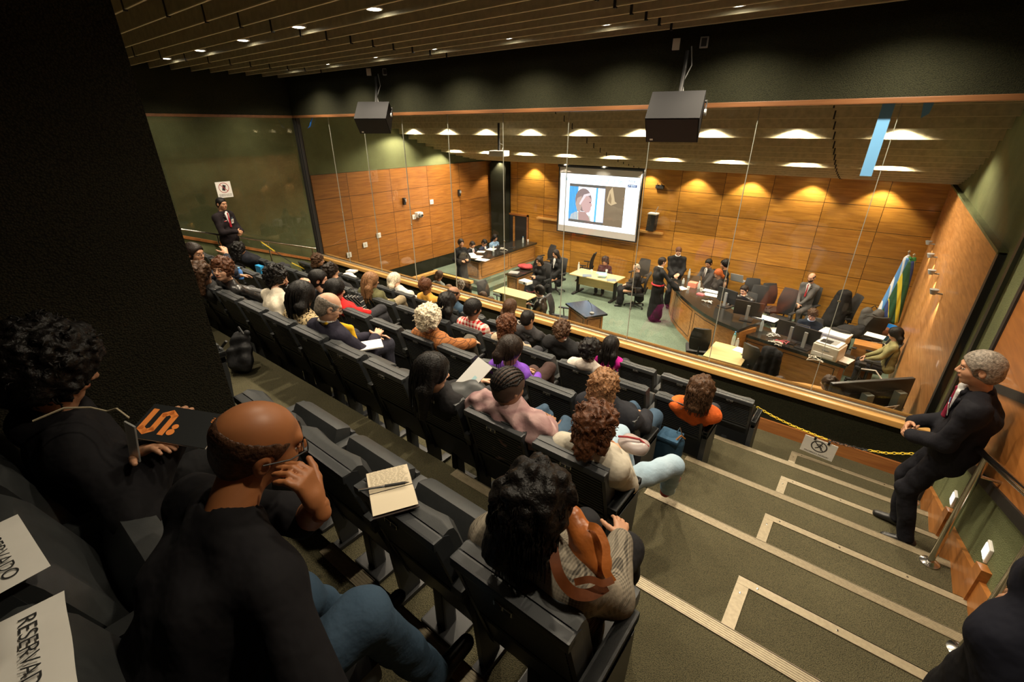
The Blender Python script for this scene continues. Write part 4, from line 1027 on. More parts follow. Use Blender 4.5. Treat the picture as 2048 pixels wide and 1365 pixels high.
sit(3, (-3.967, 3.721, -1.984), 'person with long wavy black hair in a black top', 'person with long wavy black hair', hd=(0, 12, 0), hair=('wavy', .02, .10, 'black'), female=True, topc=(.015, .015, .016))
sit(3, (-5.400, 3.640, -1.964), 'woman with long blonde brown braids in an olive jacket', 'woman in the olive jacket', hd=(-20, 12, 0), hair=('braids', .012, .14, 'ombre'), female=True, sk='tan', topc=(.105, .100, .045), leg=(.30, .24, .15), cross=True, W=.18, bulge=.02)
sit(3, (-6.318, 3.596, -1.974), 'person with dark curls behind the short haired man', 'person with small dark curls', hd=(-20, 10, 0), hair=('curly', .01, 0, 'dark'), topc=(.02, .02, .022))
sit(3, (-8.587, 3.236, -1.924), 'person with long black curls in a black cape by the guard', 'person in the black cape', hd=(0, 14, 0), hair=('curly', .022, .10, 'black'), female=True, topc=(.012, .013, .018), bulge=.02, dx=-.44)
# front row
sit(4, (-2.702, 4.404, -2.267), 'man with brown curly hair in a black sweater leaning forward', 'man in the black sweater', near=True, hd=(10, 14, 0), hair=('curly', .008, -.05, 'brown'), sk='light', topc=(.014, .014, .015), W=.20, s=1.0, bulge=.012, collar=(.6, .58, .55), ypel=.2)
sit(4, (-2.077, 4.486, -2.317), 'woman with long straight black hair in a magenta top', 'woman in the magenta top', near=True, hd=(0, 10, 0), hair=('straight', .008, .12, 'black'), female=True, topc=(.58, .02, .30))
sit(4, (-3.274, 4.478, -2.277), 'man with cropped dark hair in a charcoal T-shirt', 'man in the charcoal T-shirt', near=True, hd=(-10, 8, 0), hair=('short', .004, 0, 'black'), sk='tan', topc=(.045, .043, .045))
sit(4, (-3.700, 4.647, -2.267), 'person with smooth brown hair beyond the chestnut curls', 'person with smooth brown hair', hd=(0, 8, 0), hair=('straight', .006, .0, 'brown'), female=True, topm=p_stripe)
sit(4, (-4.719, 4.570, -2.267), 'bald man in a denim jacket in the front row', 'man in the denim jacket', hd=(-30, 10, 0), hair=('fringe', .003, 0, 'dark'), sk='brown', topm=p_jean)
sit(4, (-5.290, 4.531, -2.247), 'woman with an auburn updo in a mustard blazer', 'woman in the mustard blazer', near=True, hd=(-30, 8, 0), hair=('updo', .008, 0, 'auburn'), female=True, sk='brown', topc=(.62, .32, .055), top='jacket')
sit(4, (-6.237, 4.669, -2.367), 'person in a white headscarf and pale coat in the front row', 'person in the white headscarf', hd=(-30, 10, 0), hair=('straight', .012, .04, 'white'), female=True, sk='tan', topc=(.55, .52, .47), idx=10)
sit(4, (-8.185, 4.423, -2.287), 'woman with brown and black curls leaning forward in black', 'woman with brown and black curls', hd=(-40, 12, 0), hair=('curly', .014, .05, 'brown'), female=True, sk='tan', topc=(.018, .018, .02))
make_rows()
# ---------------------------------------------------------------- guards standing by both walls
person('grey haired guard in a black suit standing at the right rail, hands clasped', (.79, 3.80, -2.823), math.radians(82), (-.14, .06, 1.485), sit=False, near=True, hd=(6, 10, 0), hair=('short', .004, 0, 'grey'), sk='tan', topc=(.010, .010, .014), top='jacket', leg=(.010, .010, .014),
       lapel=(.65, .65, .65), tie=(.25, .02, .05), hdl=((.9, .25, -.3), (0, 1, .2)), hdr=((-.9, .25, -.3), (0, 1, .2)), hl=(-.13, .23, .90), hr=(.02, .25, .92), s=.95, W=.185, bulge=.008, fat=.008, feet=((-.10, .02, .08), (.10, .10, .08)), cl=.8, cr=.8)
gl_ = (-9.600, 3.531, -1.278)
person('young guard in a black suit and red tie standing by the left glass', (-9.62, gl_[1] - .02, gl_[2] - 1.60 * .94), math.radians(-62), None, sit=False, near=True, hd=(-12, 6, 0), hair=('buzz', .004, 0, 'black'), sk='tan', topc=(.014, .010, .012), top='jacket', leg=(.012, .010, .012),
       lapel=(.72, .70, .66), tie=(.35, .015, .03), hdl=((.9, .25, -.3), (0, 1, .2)), hdr=((-.9, .25, -.3), (0, 1, .2)), hl=(-.07, .25, 1.0), hr=(.07, .26, 1.02), W=.175, bulge=.008, cl=.8, cr=.8)
# ---------------------------------------------------------------- the court room
def panel_box(b, x0, y0, x1, y1, z0, z1, m, along='X'):
    """wooden desk front with recessed dark lines"""
    b.box((x0, y0, z0), (x1, y1, z1), m, .004)
def inset(b, p0, p1, z0, z1, n, off=.004, t=.012):
    """rectangular dark groove on a vertical face running from p0 to p1 (outward normal n)"""
    p0, p1, n = Vector((*p0, 0)), Vector((*p1, 0)), Vector((*n, 0)).normalized(); d = (p1 - p0).normalized()
    def bar(a, b_, za, zb):
        q = [a + n * off * .2, b_ + n * off * .2, b_ + n * off, a + n * off]
        vs = [(v.x, v.y, z) for z in (za, zb) for v in q]
        b.add(vs, [(0, 1, 2, 3), (4, 7, 6, 5), (0, 4, 5, 1), (1, 5, 6, 2), (2, 6, 7, 3), (3, 7, 4, 0)], m_black)
    bar(p0, p1, z0, z0 + t); bar(p0, p1, z1 - t, z1); bar(p0, p0 + d * t, z0, z1); bar(p1 - d * t, p1, z0, z1)
# platform of the left bench
b = MB(); b.box((-11.2, 9.75, F), (-8.75, YB - .1, F + .13), m_green_carpet); b.box((-11.2, 9.95, F + .13), (-9.05, YB - .1, F + .26), m_green_carpet); struct(b, 'floor')
t = thing('court_bench', 'long wooden advocates bench with black stone top on the left platform', 'desk', (-9.55, 10.0, F + .26))
b = MB(); b.box((-.32, .06, 0), (.32, 3.0, .57), m_desky, .006); 
for i in range(2): inset(b, (.32, .16 + i * 1.45), (.32, 1.5 + i * 1.45), .06, .50, (1, 0))
inset(b, (-.26, .06), (.26, .06), .06, .50, (0, -1)); b.build('body', t)
b = MB(); b.box((-.42, 0, .57), (.38, 3.02, .63), m_granite, .012); b.build('stone_top', t)
t = thing('side_desk', 'low wooden side desk with black top beside the robed women', 'desk', (-8.0, 10.02, F))
b = MB(); b.box((-.14, .05, 0), (.24, .95, .62), m_desky, .005); inset(b, (.24, .12), (.24, .88), .08, .55, (1, 0)); inset(b, (-.10, .05), (.2, .05), .08, .55, (0, -1)); b.build('body', t)
b = MB(); b.box((-.18, 0, .62), (.28, 1.0, .66), m_granite, .008); b.build('stone_top', t)
def laminate_table(name, label, x0, y0, x1, y1, h, panel=True):
    t = thing(name, label, 'table', ((x0 + x1) / 2, (y0 + y1) / 2, F)); w, d = (x1 - x0) / 2, (y1 - y0) / 2
    b = MB(); b.box((-w, -d, h - .03), (w, d, h), m_lighttop, .008); b.build('table_top', t)
    for sx in (-1, 1):
        b = MB(); b.box((sx * (w - .12) - .03, -.06, .04), (sx * (w - .12) + .03, .06, h - .03), m_grey if not panel else m_black, .01); b.box((sx * (w - .12) - .035, -d * .9, 0), (sx * (w - .12) + .035, d * .9, .045), m_black, .01); b.build('leg', t)
    if panel: b = MB(); b.box((-w + .14, -.02, .26), (w - .14, 0.0, h - .03), m_lighttop); b.build('modesty_panel', t)
    return t
laminate_table('table', 'pale laminate table covered with files near the back wall', -6.75, 11.25, -5.30, 11.95, .64)
laminate_table('table', 'pale laminate table carrying the white projector', -7.50, 8.68, -6.38, 9.14, .64)
laminate_table('table', 'small pale laminate table with water bottle near the glass', -1.95, 8.25, -1.28, 9.05, .64, False)
# lectern
t = thing('lectern', 'low wooden lectern with glossy black top and microphone', 'lectern', (-4.6, 8.45, F), math.radians(-31))
b = MB(); b.box((-.38, -.22, 0), (.38, .22, .86), m_desk, .006); inset(b, (-.3, -.22), (.3, -.22), .1, .8, (0, -1)); inset(b, (.38, -.17), (.38, .17), .1, .8, (1, 0)); b.build('body', t)
b = MB(); b.box((-.46, -.27, .86), (.46, .28, .90), m_granite, .008); b.build('lectern_top', t)
t = thing('microphone', 'gooseneck microphone on the black lectern top', 'microphone', (-4.35, 8.28, F + .9))
b = MB(); b.lathe([(.05, 0), (.05, .015), (.03, .03), (.01, .035)], m_grey, n=16); b.build('microphone_base', t, True)
b = MB(); b.tube([(0, 0, .03), (-.01, 0, .12), (-.05, .01, .2), (-.11, .02, .25)], .004, m_black, 6); b.ball((-.12, .02, .255), .012, m_black, 6); b.build('microphone_neck', t, True)
# judges' bench: a curved front
J = [(-4.07, 12.15), (-3.86, 11.6), (-3.61, 11.1), (-3.26, 10.6), (-2.8, 10.07), (-2.45, 9.74), (-2.10, 9.48), (-1.62, 9.26)]
def offs(P, d):
    o = []
    for i, p in enumerate(P):
        a, b_ = P[max(i - 1, 0)], P[min(i + 1, len(P) - 1)]; tx, ty = b_[0] - a[0], b_[1] - a[1]; l = math.hypot(tx, ty); o.append((p[0] - ty / l * d, p[1] + tx / l * d))
    return o
t = thing('judges_bench', 'long curved wooden judges bench with thick black stone top', 'desk', (0, 0, F))
b = MB(); A = offs(J, .05); B_ = offs(J, .55)
for i in range(len(J) - 1):
    b.prism([A[i], A[i + 1], B_[i + 1], B_[i]], 0, .84, m_desky, 'Z')
for i, j in ((0, 2), (2, 4), (4, 6)):
    for q in range(i, j):
        p0, p1 = Vector(A[q]), Vector(A[q + 1]); n = Vector((p1.y - p0.y, -(p1.x - p0.x)))
        d = (p1 - p0).normalized()
        a = p0 + d * .06 if q == i else p0; c = p1 - d * .06 if q == j - 1 else p1
        nn = n.normalized()
        for z0, z1 in ((.10, .112), (.74, .752)):
            vs = [(v.x, v.y, z) for z in (z0, z1) for v in (a - nn * .002, c - nn * .002, c + nn * .004, a + nn * .004)]
            b.add(vs, [(0, 1, 2, 3), (4, 7, 6, 5), (0, 4, 5, 1), (1, 5, 6, 2), (2, 6, 7, 3), (3, 7, 4, 0)], m_black)
        for on, v0 in ((q == i, a), (q == j - 1, c - d * .012)):
            if on:
                v1 = v0 + d * .012; vs = [(v.x, v.y, z) for z in (.10, .752) for v in (v0 - nn * .002, v1 - nn * .002, v1 + nn * .004, v0 + nn * .004)]
                b.add(vs, [(0, 1, 2, 3), (4, 7, 6, 5), (0, 4, 5, 1), (1, 5, 6, 2), (2, 6, 7, 3), (3, 7, 4, 0)], m_black)
b.build('body', t)
b = MB(); A = offs(J, 0); B_ = offs(J, .74); poly = A + [(-1.30, 10.05)] + B_[::-1][1:]
vs = []
for i in range(len(J) - 1): b.prism([A[i], A[i + 1], B_[i + 1] if i < len(J) - 2 else (-1.36, 10.02), B_[i]], .84, .91, m_granite, 'Z')
b.build('stone_top', t)
t = thing('clerks_desk', 'lower wooden clerks desk with black stone top, printer and monitors', 'desk', (0, 0, F))
def quadprism(b, P, z0, z1, m): b.prism(P, z0, z1, m, 'Z')
b = MB(); quadprism(b, [(-1.55, 9.55), (.12, 9.20), (.20, 9.62), (-1.40, 10.0)], 0, .69, m_desk); nrm = Vector((-.35, -1.67)).normalized()
inset(b, (-1.48, 9.535), (-.85, 9.403), .08, .62, (-.205, -.98)); inset(b, (-.80, 9.393), (.06, 9.213), .08, .62, (-.205, -.98)); b.build('body', t)
b = MB(); quadprism(b, [(-1.62, 9.53), (.20, 9.14), (.30, 9.66), (-1.42, 10.2)], .69, .75, m_granite); b.build('stone_top', t)
ZJ, ZC, ZL, ZT = F + .91, F + .75, F + .26 + .63, F + .64
# ---- office chairs
def office_chair(label, x, y, rz, z=F, arms=True, back=.50, group=None, mesh=False):
    t = thing('office_chair', label, 'chair', (x, y, z), math.radians(rz), group)
    b = MB(); b.box((-.22, -.21, .38), (.22, .21, .45), m_seatfab, .03); b.build('seat', t, True)
    b = MB(); P = []
    for i in range(7):
        u = i / 6; w = .20 * (1 - .25 * abs(u - .45) ** 1.5 * 2); P.append((u, w))
    vs = []; fs = []
    for u, w in P:
        zz = .50 + back * u; yy = -.22 - .10 * u + .04 * math.sin(u * PI)
        for s_, dy in ((-1, 0), (-.6, -.025), (0, -.04), (.6, -.025), (1, 0), (.6, .03), (0, .015), (-.6, .03)): vs.append((s_ * w, yy + dy, zz))
    for i in range(6):
        for j in range(8): fs.append((i * 8 + j, i * 8 + (j + 1) % 8, i * 8 + 8 + (j + 1) % 8, i * 8 + 8 + j))
    fs += [tuple(range(8))[::-1], tuple(range(48, 56))]
    b.add(vs, fs, m_seatfab); b.build('backrest', t, True)
    b = MB(); b.tube([(0, -.05, .40), (0, -.24, .40), (0, -.29, .60)], .018, m_blackpl, 8); b.tube([(0, 0, .10), (0, 0, .38)], .025, m_blackpl, 10); b.build('column', t, True)
    b = MB()
    for i in range(5):
        a = i * 2 * PI / 5 + .3; c, s_ = math.cos(a), math.sin(a); b.tube([(0, 0, .10), (.27 * c, .27 * s_, .065)], [.028, .016], m_blackpl, 8); b.ball((.27 * c, .27 * s_, .028), .027, m_rubber, 8)
    b.build('star_base', t, True)
    if arms:
        for sx in (-1, 1):
            b = MB(); b.tube([(sx * .2, 0, .40), (sx * .26, 0, .42), (sx * .26, -.02, .62)], .013, m_blackpl, 8); b.box((sx * .26 - .035, -.14, .62), (sx * .26 + .035, .12, .645), m_blackpl, .012); b.build('arm_rest', t, True)
    return t
def cz(px): return px
for lab, p, rz, kw in [
    ('black office chair behind the red cloth bundle beside the low side desk', (-8.02, 11.15), 80, dict(arms=False)),
    ('black office chair against the bench end behind the seated robed women', (-8.35, 12.35), 160, {}),
    ('black office chair seen edge on right of the robed women', (-6.95, 12.5), 100, {}),
    ('black office chair with high back pulled to the projector table', (-7.25, 8.25), -100, {}),
    ('black office chair empty behind the file covered table', (-5.15, 12.55), 175, {}),
    ('black office chair seen edge on beside the lectern', (-5.30, 8.55), -75, {}),
    ('black office chair in front of the curved bench, left of the small table', (-2.25, 8.95), 20, dict(arms=False)),
    ('black office chair with a jacket over it by the clerks desk', (-1.08, 8.72), -25, {}),
    ('black office chair behind the open blue laptop at the judges bench', (-2.05, 12.45), 200, {}),
    ('black office chair empty against the wall, left of the grey suited man', (-1.55, 12.3), 215, {}),
    ('large black high backed chair beside the boy at the bench', (-1.75, 11.5), 190, dict(back=.62)),
    ('brown black armchair turned sideways left of the grey suited man', (-1.28, 11.75), 165, dict(back=.60)),
    ('black office chair draped with a black coat near the flags', (-.18, 12.25), 120, dict(back=.62)),
    ('black round seated office chair in front of the draped chair', (-.42, 11.35), 40, dict(arms=False, back=.2)),
    ('navy backed office chair seen from behind near the printer', (.02, 10.55), -10, {})]:
    office_chair(lab, p[0], p[1], rz, **kw)
# ---- people of the court
m_robe = mat('black silk robe', (.009, .009, .010), .7, bump=.25, bscale=10, spec=.2)
CH = {}
def court(label, head, rz, floor=F, sitting=True, **kw):
    a = math.radians(rz); kw.setdefault('s', .94); back = kw.pop('back', .06 if sitting else .02)
    x = head[0] + math.sin(a) * back; y = head[1] - math.cos(a) * back
    kw.setdefault('sh', .40)
    if sitting and kw.pop('chair', None):
        office_chair('black office chair under the ' + CH[label], min(x, .56), min(y, 12.68), rz, floor, mesh=False)
    return person(label, (x, y, floor), a, (0, back, head[2] - floor), sit=sitting, **kw)
court('woman with tied back dark hair in a black robe standing at the left bench end', (-9.423, 9.528, -3.070), -110, F, False, hair=('pony', .004, .0, 'dark'), female=True, robe=True, topm=m_robe, hl=(-.10, .22, 1.02), hr=(.12, .22, 1.0))
court('man in a dark suit reading papers at the near end of the left bench', (-10.150, 10.785, -3.467), -95, F + .13, sh=.22, hd=(0, 30, 0), hair=('short', .003, 0, 'dark'), topc=(.018, .018, .022), lapel=(.6, .6, .62), tie=(.35, .03, .08), collar=(.6, .6, .6))
court('man in a navy suit bent over the middle of the left bench', (-10.150, 11.370, -3.509), -85, F + .13, sh=.22, hd=(0, 40, 0), hair=('short', .006, 0, 'black'), topc=(.02, .025, .05), lapel=(.6, .6, .62))
court('woman with long dark hair in a light blue jacket at the left bench', (-10.250, 12.032, -3.471), -100, F + .13, sh=.26, hd=(0, 18, 0), hair=('straight', .008, .10, 'black'), female=True, topc=(.20, .32, .48))
CH['seated woman in a black robe with folded arms and crossed legs'] = 'robed woman with folded arms'; court('seated woman in a black robe with folded arms and crossed legs', (-7.180, 10.303, -3.400), 175, hair=('straight', .004, .02, 'dark'), female=True, robe=True, topm=m_robe, sk='tan', cross=True, hl=(-.02, .20, .72), hr=(.05, .20, .70), collar=(.5, .25, .1), chair=True)
CH['seated woman in a black robe with white lace jabot'] = 'robed woman with the white jabot'; court('seated woman in a black robe with white lace jabot', (-7.158, 11.103, -3.360), 170, hair=('straight', .006, .10, 'dark'), female=True, robe=True, topm=m_robe, lapel=(.75, .70, .62), chair=True)
court('person with dark curly hair in dark clothes behind the file table', (-6.070, 12.120, -3.605), 190, sh=.26, hd=(0, 20, 0), hair=('curly', .02, .04, 'dark'), female=True, topc=(.05, .018, .02), sk='tan')
CH['bald man in a black robe seated looking at his phone'] = 'bald robed man'; court('bald man in a black robe seated looking at his phone', (-4.790, 11.446, -3.440), 110, hd=(0, 35, 0), hair=('fringe', 0, 0, 'grey'), robe=True, topm=m_robe, sk='light', hl=(-.05, .26, .62), hr=(.05, .28, .62), chair=True)
court('man in a black robe with a red sash seen from behind', (-3.900, 10.860, -3.000), -42, F, False, hair=('short', .003, 0, 'dark'), robe=True, topm=m_robe, collar=(.7, .7, .7), sk='light', hr=(.34, .32, 1.0), W=.19)
court('man in a black robe standing behind the curved bench facing the room', (-3.926, 12.000, -2.970), 205, F + .05, False, hd=(0, 30, 0), hair=('short', .0, 0, 'auburn'), robe=True, topm=m_robe, collar=(.7, .7, .7), sk='light', hl=(-.08, .26, 1.0), hr=(.06, .28, .98), W=.19)
CH['man in a charcoal suit leaning on the curved bench'] = 'man in the charcoal suit'; court('man in a charcoal suit leaning on the curved bench', (-3.290, 12.623, -3.320), 150, F, hd=(20, 20, 0), hair=('short', .008, 0, 'black'), topc=(.045, .043, .045), lapel=(.7, .7, .68), tie=(.05, .03, .03), hr=(.10, .38, .66), hl=(-.30, .42, .74), W=.19, chair=True)
court('woman with orange red hair in black at the curved bench', (-2.871, 12.067, -3.400), 130, F, hd=(20, 25, 0), hair=('straight', .010, .05, 'red'), female=True, topc=(.02, .018, .018))
court('woman with dark curls tied up in a sleeveless black top', (-2.873, 12.550, -3.260), 120, F, hair=('updo', .012, 0, 'black'), female=True, topc=(.016, .016, .017), sleeve=.1, sk='tan', hl=(-.2, .05, .5))
CH['boy in a dark leather jacket resting his cheek on his hand'] = 'boy in the leather jacket'; court('boy in a dark leather jacket resting his cheek on his hand', (-2.029, 11.158, -3.420), 165, F, hd=(0, 14, 10), hair=('short', .006, 0, 'dark'), topm=p_leath, sk='light', hl=(-.09, .12, 1.02), hr=(.20, .35, .68), collar=(.5, .5, .5), chair=True)
CH['balding man in a grey suit and red tie sitting against the wall'] = 'man in the grey suit'; court('balding man in a grey suit and red tie sitting against the wall', (-0.926, 12.750, -3.303), 160, hair=('fringe', 0, 0, 'dark'), beard='dark', glasses=True, topc=(.12, .115, .115), leg=(.10, .095, .095), lapel=(.6, .55, .5), tie=(.38, .03, .04), sk='light', cross=True, hl=(.0, .25, .60), hr=(.06, .24, .62), chair=True)
CH['young clerk in a navy sweater over a light blue collar'] = 'young clerk'; court('young clerk in a navy sweater over a light blue collar', (-0.557, 10.264, -3.380), 175, hd=(0, 26, 0), hair=('curly', .004, -.05, 'brown'), topc=(.012, .018, .03), collar=(.45, .58, .75), sk='light', hl=(-.12, .34, .72), hr=(.12, .34, .72), chair=True)
CH['woman with long dark hair in a khaki jacket typing on a laptop'] = 'woman in the khaki jacket'; court('woman with long dark hair in a khaki jacket typing on a laptop', (0.748, 10.178, -3.400), 90, hd=(0, 22, 0), hair=('straight', .010, .08, 'black'), female=True, topc=(.24, .22, .10), sk='light', hl=(-.10, .34, .58), hr=(.10, .34, .58), chair=True)
court('man in a black leather jacket standing with a microphone at his mouth', (-5.021, 7.230, -3.000), 105, F, False, hair=('short', .008, 0, 'black'), topm=p_leath, sk='light', collar=(.6, .6, .55), hr=(.02, .20, 1.22), hl=(-.12, .30, 1.0), cr=1.2)
PG = 'people on the public bench below the glass'
for lab, hd_, hr_, fem, tc_, sk_, hh in [
    ('woman with a pale headband and grey top on the public bench', (-8.272, 7.548, -3.360), ('pony', .008, .05, 'brown'), True, (.25, .27, .25), 'brown', 0),
    ('person with fair brown hair in mustard on the public bench', (-7.366, 6.982, -3.400), ('straight', .010, .04, 'ombre'), True, (.6, .30, .05), 'tan', 0),
    ('grey haired person in a grey top on the public bench', (-7.318, 7.330, -3.360), ('curly', .008, .0, 'grey'), False, (.16, .16, .15), 'tan', 0),
    ('dark haired head just above the sill beside the office chair', (-6.460, 6.826, -3.420), ('short', .010, 0, 'brown'), False, (.03, .03, .03), 'tan', 0),
    ('child sized brown haired head above the sill', (-6.430, 7.104, -3.400), ('short', .010, 0, 'brown'), False, (.04, .03, .03), 'tan', 0),
    ('brown haired head lowest above the sill left of the projector table', (-6.200, 7.087, -3.460), ('short', .008, 0, 'brown'), False, (.03, .03, .04), 'tan', 0),
    ('brown haired man beyond the sill near the clerks desk', (-0.525, 6.849, -3.360), ('short', .008, 0, 'brown'), False, (.03, .03, .03), 'light', 0),
    ('woman with brown hair and a teal top beyond the sill', (0.033, 7.156, -3.300), ('bob', .010, .02, 'brown'), True, (.02, .14, .11), 'light', 70)]:
    court(lab, hd_, hh, hair=hr_, female=fem, topc=tc_, sk=sk_, legs=True)
for key in ('man in a black robe with a red sash seen from behind', 'man in a black robe standing behind the curved bench facing the room'):
    P = PEOPLE[key]; S = Skin(); c = P['Pv'] + (P['Ch'] - P['Pv']) * .35
    S.tube([c + np.array([math.cos(2 * PI * i / 16) * .165, math.sin(2 * PI * i / 16) * .130 - .01, 0]) for i in range(17)], .024, mat('scarlet sash', (.50, .012, .02), .6), 6); S.build('sash', P['root'])
# ---- public bench and low barrier
b = MB(); b.box((-9.47, 6.2, F), (-9.40, 8.5, F + .82), m_darkwall); b.box((-9.5, 6.2, F + .82), (-9.37, 8.55, F + .89), m_rail, .01); tag(b.build('low_barrier'), 'low dark barrier with pale wooden cap at the left of the court', 'barrier')
b = MB(); b.box((-9.4, 8.45, F), (-8.1, 8.5, F + .78), m_darkwall); b.box((-9.4, 8.42, F + .78), (-8.05, 8.54, F + .85), m_rail, .01); tag(b.build('low_barrier'), 'short low barrier crossing before the left platform', 'barrier')
t = thing('public_bench', 'long pale wooden public bench mostly hidden below the glass', 'bench', (-3.9, 6.85, F))
b = MB(); b.box((-4.6, -.05, .36), (4.4, .38, .40), m_rail, .01); b.build('seat', t)
b = MB(); b.box((-4.6, -.12, .45), (4.4, -.08, .74), m_rail, .01); b.build('backrest', t)
for x in (-4.4, -1.5, 1.4, 4.2): b = MB(); b.box((x - .03, -.1, 0), (x + .03, .3, .45), m_black, .008); b.build('leg', t)
b = MB(); b.prism([(-.62, 7.50), (-.50, 7.48), (-.18, 7.66), (.08, 7.72), (.08, 7.80), (-.25, 7.76), (-.62, 7.62)], F + .82, F + .88, m_rail); b.prism([(-.6, 7.53), (.05, 7.74), (.05, 7.77), (-.6, 7.58)], F, F + .82, m_darkwall)
tag(b.build('low_barrier'), 'short pale capped barrier between the two heads beyond the right sill', 'barrier')
# ---- projection screen
t = thing('projection_screen', 'white projection screen showing a slide, hanging on the back wall', 'screen', (-6.9, 12.9, -2.10))
m_scr = mat('screen cloth', (.62, .62, .64), .9); W_, H_ = 1.36, 1.0
b = MB(); b.box((-W_, -.008, -H_), (W_, .0, H_ - .02), m_scr); b.build('screen_cloth', t)
b = MB(); b.box((-W_ - .05, .001, -H_ - .02), (W_ + .05, .012, H_), m_black); b.box((-W_ - .04, -.02, -H_ - .03), (W_ + .04, .02, -H_), m_black); b.tube([(-W_ - .06, 0, H_), (W_ + .06, 0, H_)], .045, m_black, 10); b.build('screen_frame', t)
def em(name, c, e=1.0): return mat('slide ' + name, (0, 0, 0), .9, emit=c, estr=e, spec=0)
s_w = em('white', (.72, .86, 1.0), 1.35)
def sl(b, pts, m, lay): b.quad([(x, -.0085 - .0006 * lay, z) for x, z in pts], m)
b = MB(); sl(b, [(-W_ + .04, -H_ + .20), (W_ - .03, -H_ + .20), (W_ - .03, H_ - .22), (-W_ + .04, H_ - .22)], s_w, 1); b.build('projected_slide', t)
px = lambda u, v: (-.98 + u * 1.88, .50 - v * 1.16)
b = MB()
def pic(P, m, lay): sl(b, [px(*p) for p in P][::-1] if False else [px(*p) for p in P], m, lay)
s_dark, s_cur, s_wh, s_brn = em('dark', (.085, .075, .065)), em('curtain', (.08, .30, .62)), em('window', (.75, .85, 1.0), 1.3), em('brown', (.13, .095, .06))
pic([(0, 1), (1, 1), (1, 0), (0, 0)], s_dark, 2)
pic([(0, .93), (.66, .93), (.66, .07), (0, .07)], s_wh, 3); pic([(0, .93), (.17, .93), (.17, .07), (0, .07)], s_cur, 4)
for i in range(6): pic([(.015 + i * .028, .93), (.025 + i * .028, .93), (.027 + i * .028, .07), (.017 + i * .028, .07)], em('fold', (.03, .14, .36)), 5)
pic([(.49, .93), (.525, .93), (.535, .07), (.50, .07)], s_cur, 4); pic([(.60, .93), (.66, .93), (.66, .07), (.60, .07)], em('lilac', (.45, .50, .80)), 4)
def oval(c, r, n=18, a0=0, a1=2 * PI): return [(c[0] + r[0] * math.cos(a0 + (a1 - a0) * i / n), c[1] - r[1] * math.sin(a0 + (a1 - a0) * i / n)) for i in range(n)]
pic([(.03, .93), (.05, .80), (.14, .72), (.30, .74), (.42, .80), (.44, .93)], em('blouse', (.36, .37, .33)), 5)
pic([(.20, .93), (.19, .70), (.33, .70), (.40, .84), (.42, .93)], em('neck', (.28, .18, .165)), 6)
pic(oval((.275, .40), (.155, .30)), em('hair', (.17, .125, .12)), 6)
pic([(.16, .36), (.13, .52), (.17, .70), (.22, .74), (.26, .50), (.24, .30)], em('hair light', (.30, .22, .19)), 7)
pic([(.27, .34), (.36, .28), (.42, .36), (.425, .44), (.445, .52), (.425, .56), (.425, .62), (.40, .70), (.34, .73), (.27, .66), (.24, .50)], em('face', (.36, .235, .225)), 8)
pic([(.20, .50), (.28, .26), (.40, .20), (.42, .26), (.32, .30), (.26, .44), (.22, .54)], em('strand', (.46, .40, .42)), 9)
pic([(.385, .44), (.42, .43), (.42, .455), (.39, .46)], em('eye', (.10, .05, .06)), 10)
pic([(.66, 1), (1, 1), (1, 0), (.66, 0)], s_brn, 4)
pic([(.70, .34), (.73, .12), (.78, .02), (.80, .12), (.84, .36), (.88, .40), (.82, .44), (.78, .47), (.72, .42)], em('lock', (.36, .27, .16)), 6)
pic([(.72, .36), (.75, .16), (.78, .30), (.78, .44)], em('lock2', (.20, .14, .08)), 7)
b.build('slide_picture', t)
m_tx = em('teal text', (.02, .22, .26)); m_tn = em('navy', (.02, .03, .10))
RX = (PI / 2, 0, 0)
text('Episódio 1 do documentário (fl. 13.158)', .125, m_tx, 'slide_title', t, (-.18, -.014, .645), RX, sx=.98)
b = MB(); sl(b, [(-1.22, .575), (.86, .575), (.86, .585), (-1.22, .585)], m_tx, 2); b.build('title_underline', t)
text('MPRJ', .12, m_tn, 'slide_logo', t, (1.10, -.014, .66), RX); b = MB(); sl(b, [(.96, .51), (1.24, .51), (1.24, .585), (.96, .585)], m_tn, 2); b.build('logo_bar', t)
text('2ª PJTCC', .06, s_w, 'logo_text', t, (1.10, -.016, .547), RX); text('Ministério Público\ndo Estado', .045, m_tn, 'logo_caption', t, (1.10, -.014, .455), RX)
text('www.mprj.mp.br', .045, em('footer', (.10, .35, .60)), 'slide_footer', t, (-.02, -.014, -.72), RX)
# ---- ceiling projector, wall camera, wall speaker, loudspeakers
t = thing('ceiling_projector', 'white projector hanging from a black pole above the court', 'projector', (-7.245, 8.700, -0.545), math.radians(10))
b = MB(); b.box((-.19, -.15, -.07), (.19, .15, .05), m_white, .02); b.build('case', t); b = MB(); b.tube([(0, 0, .05), (0, 0, .62)], .028, m_black, 10); b.build('pole', t)
b = MB(); b.lathe([(.045, 0), (.045, .03), (.03, .035)], m_black, (0, 0, 0), 14, Matrix.Translation((-.09, .15, -.01)) @ Matrix.Rotation(-PI / 2, 4, 'X')); b.build('lens', t)
b = MB(); [b.tube([(.1, -.05, .05), (.13, -.02, .16), (.03, 0, .2)], .006, m_white, 6) for _ in (0,)]; b.build('cable', t)
p = (-11.300, 9.604, -2.446)
t = thing('wall_camera', 'white motorised camera on a bracket on the left wall', 'camera', p, math.radians(-90))
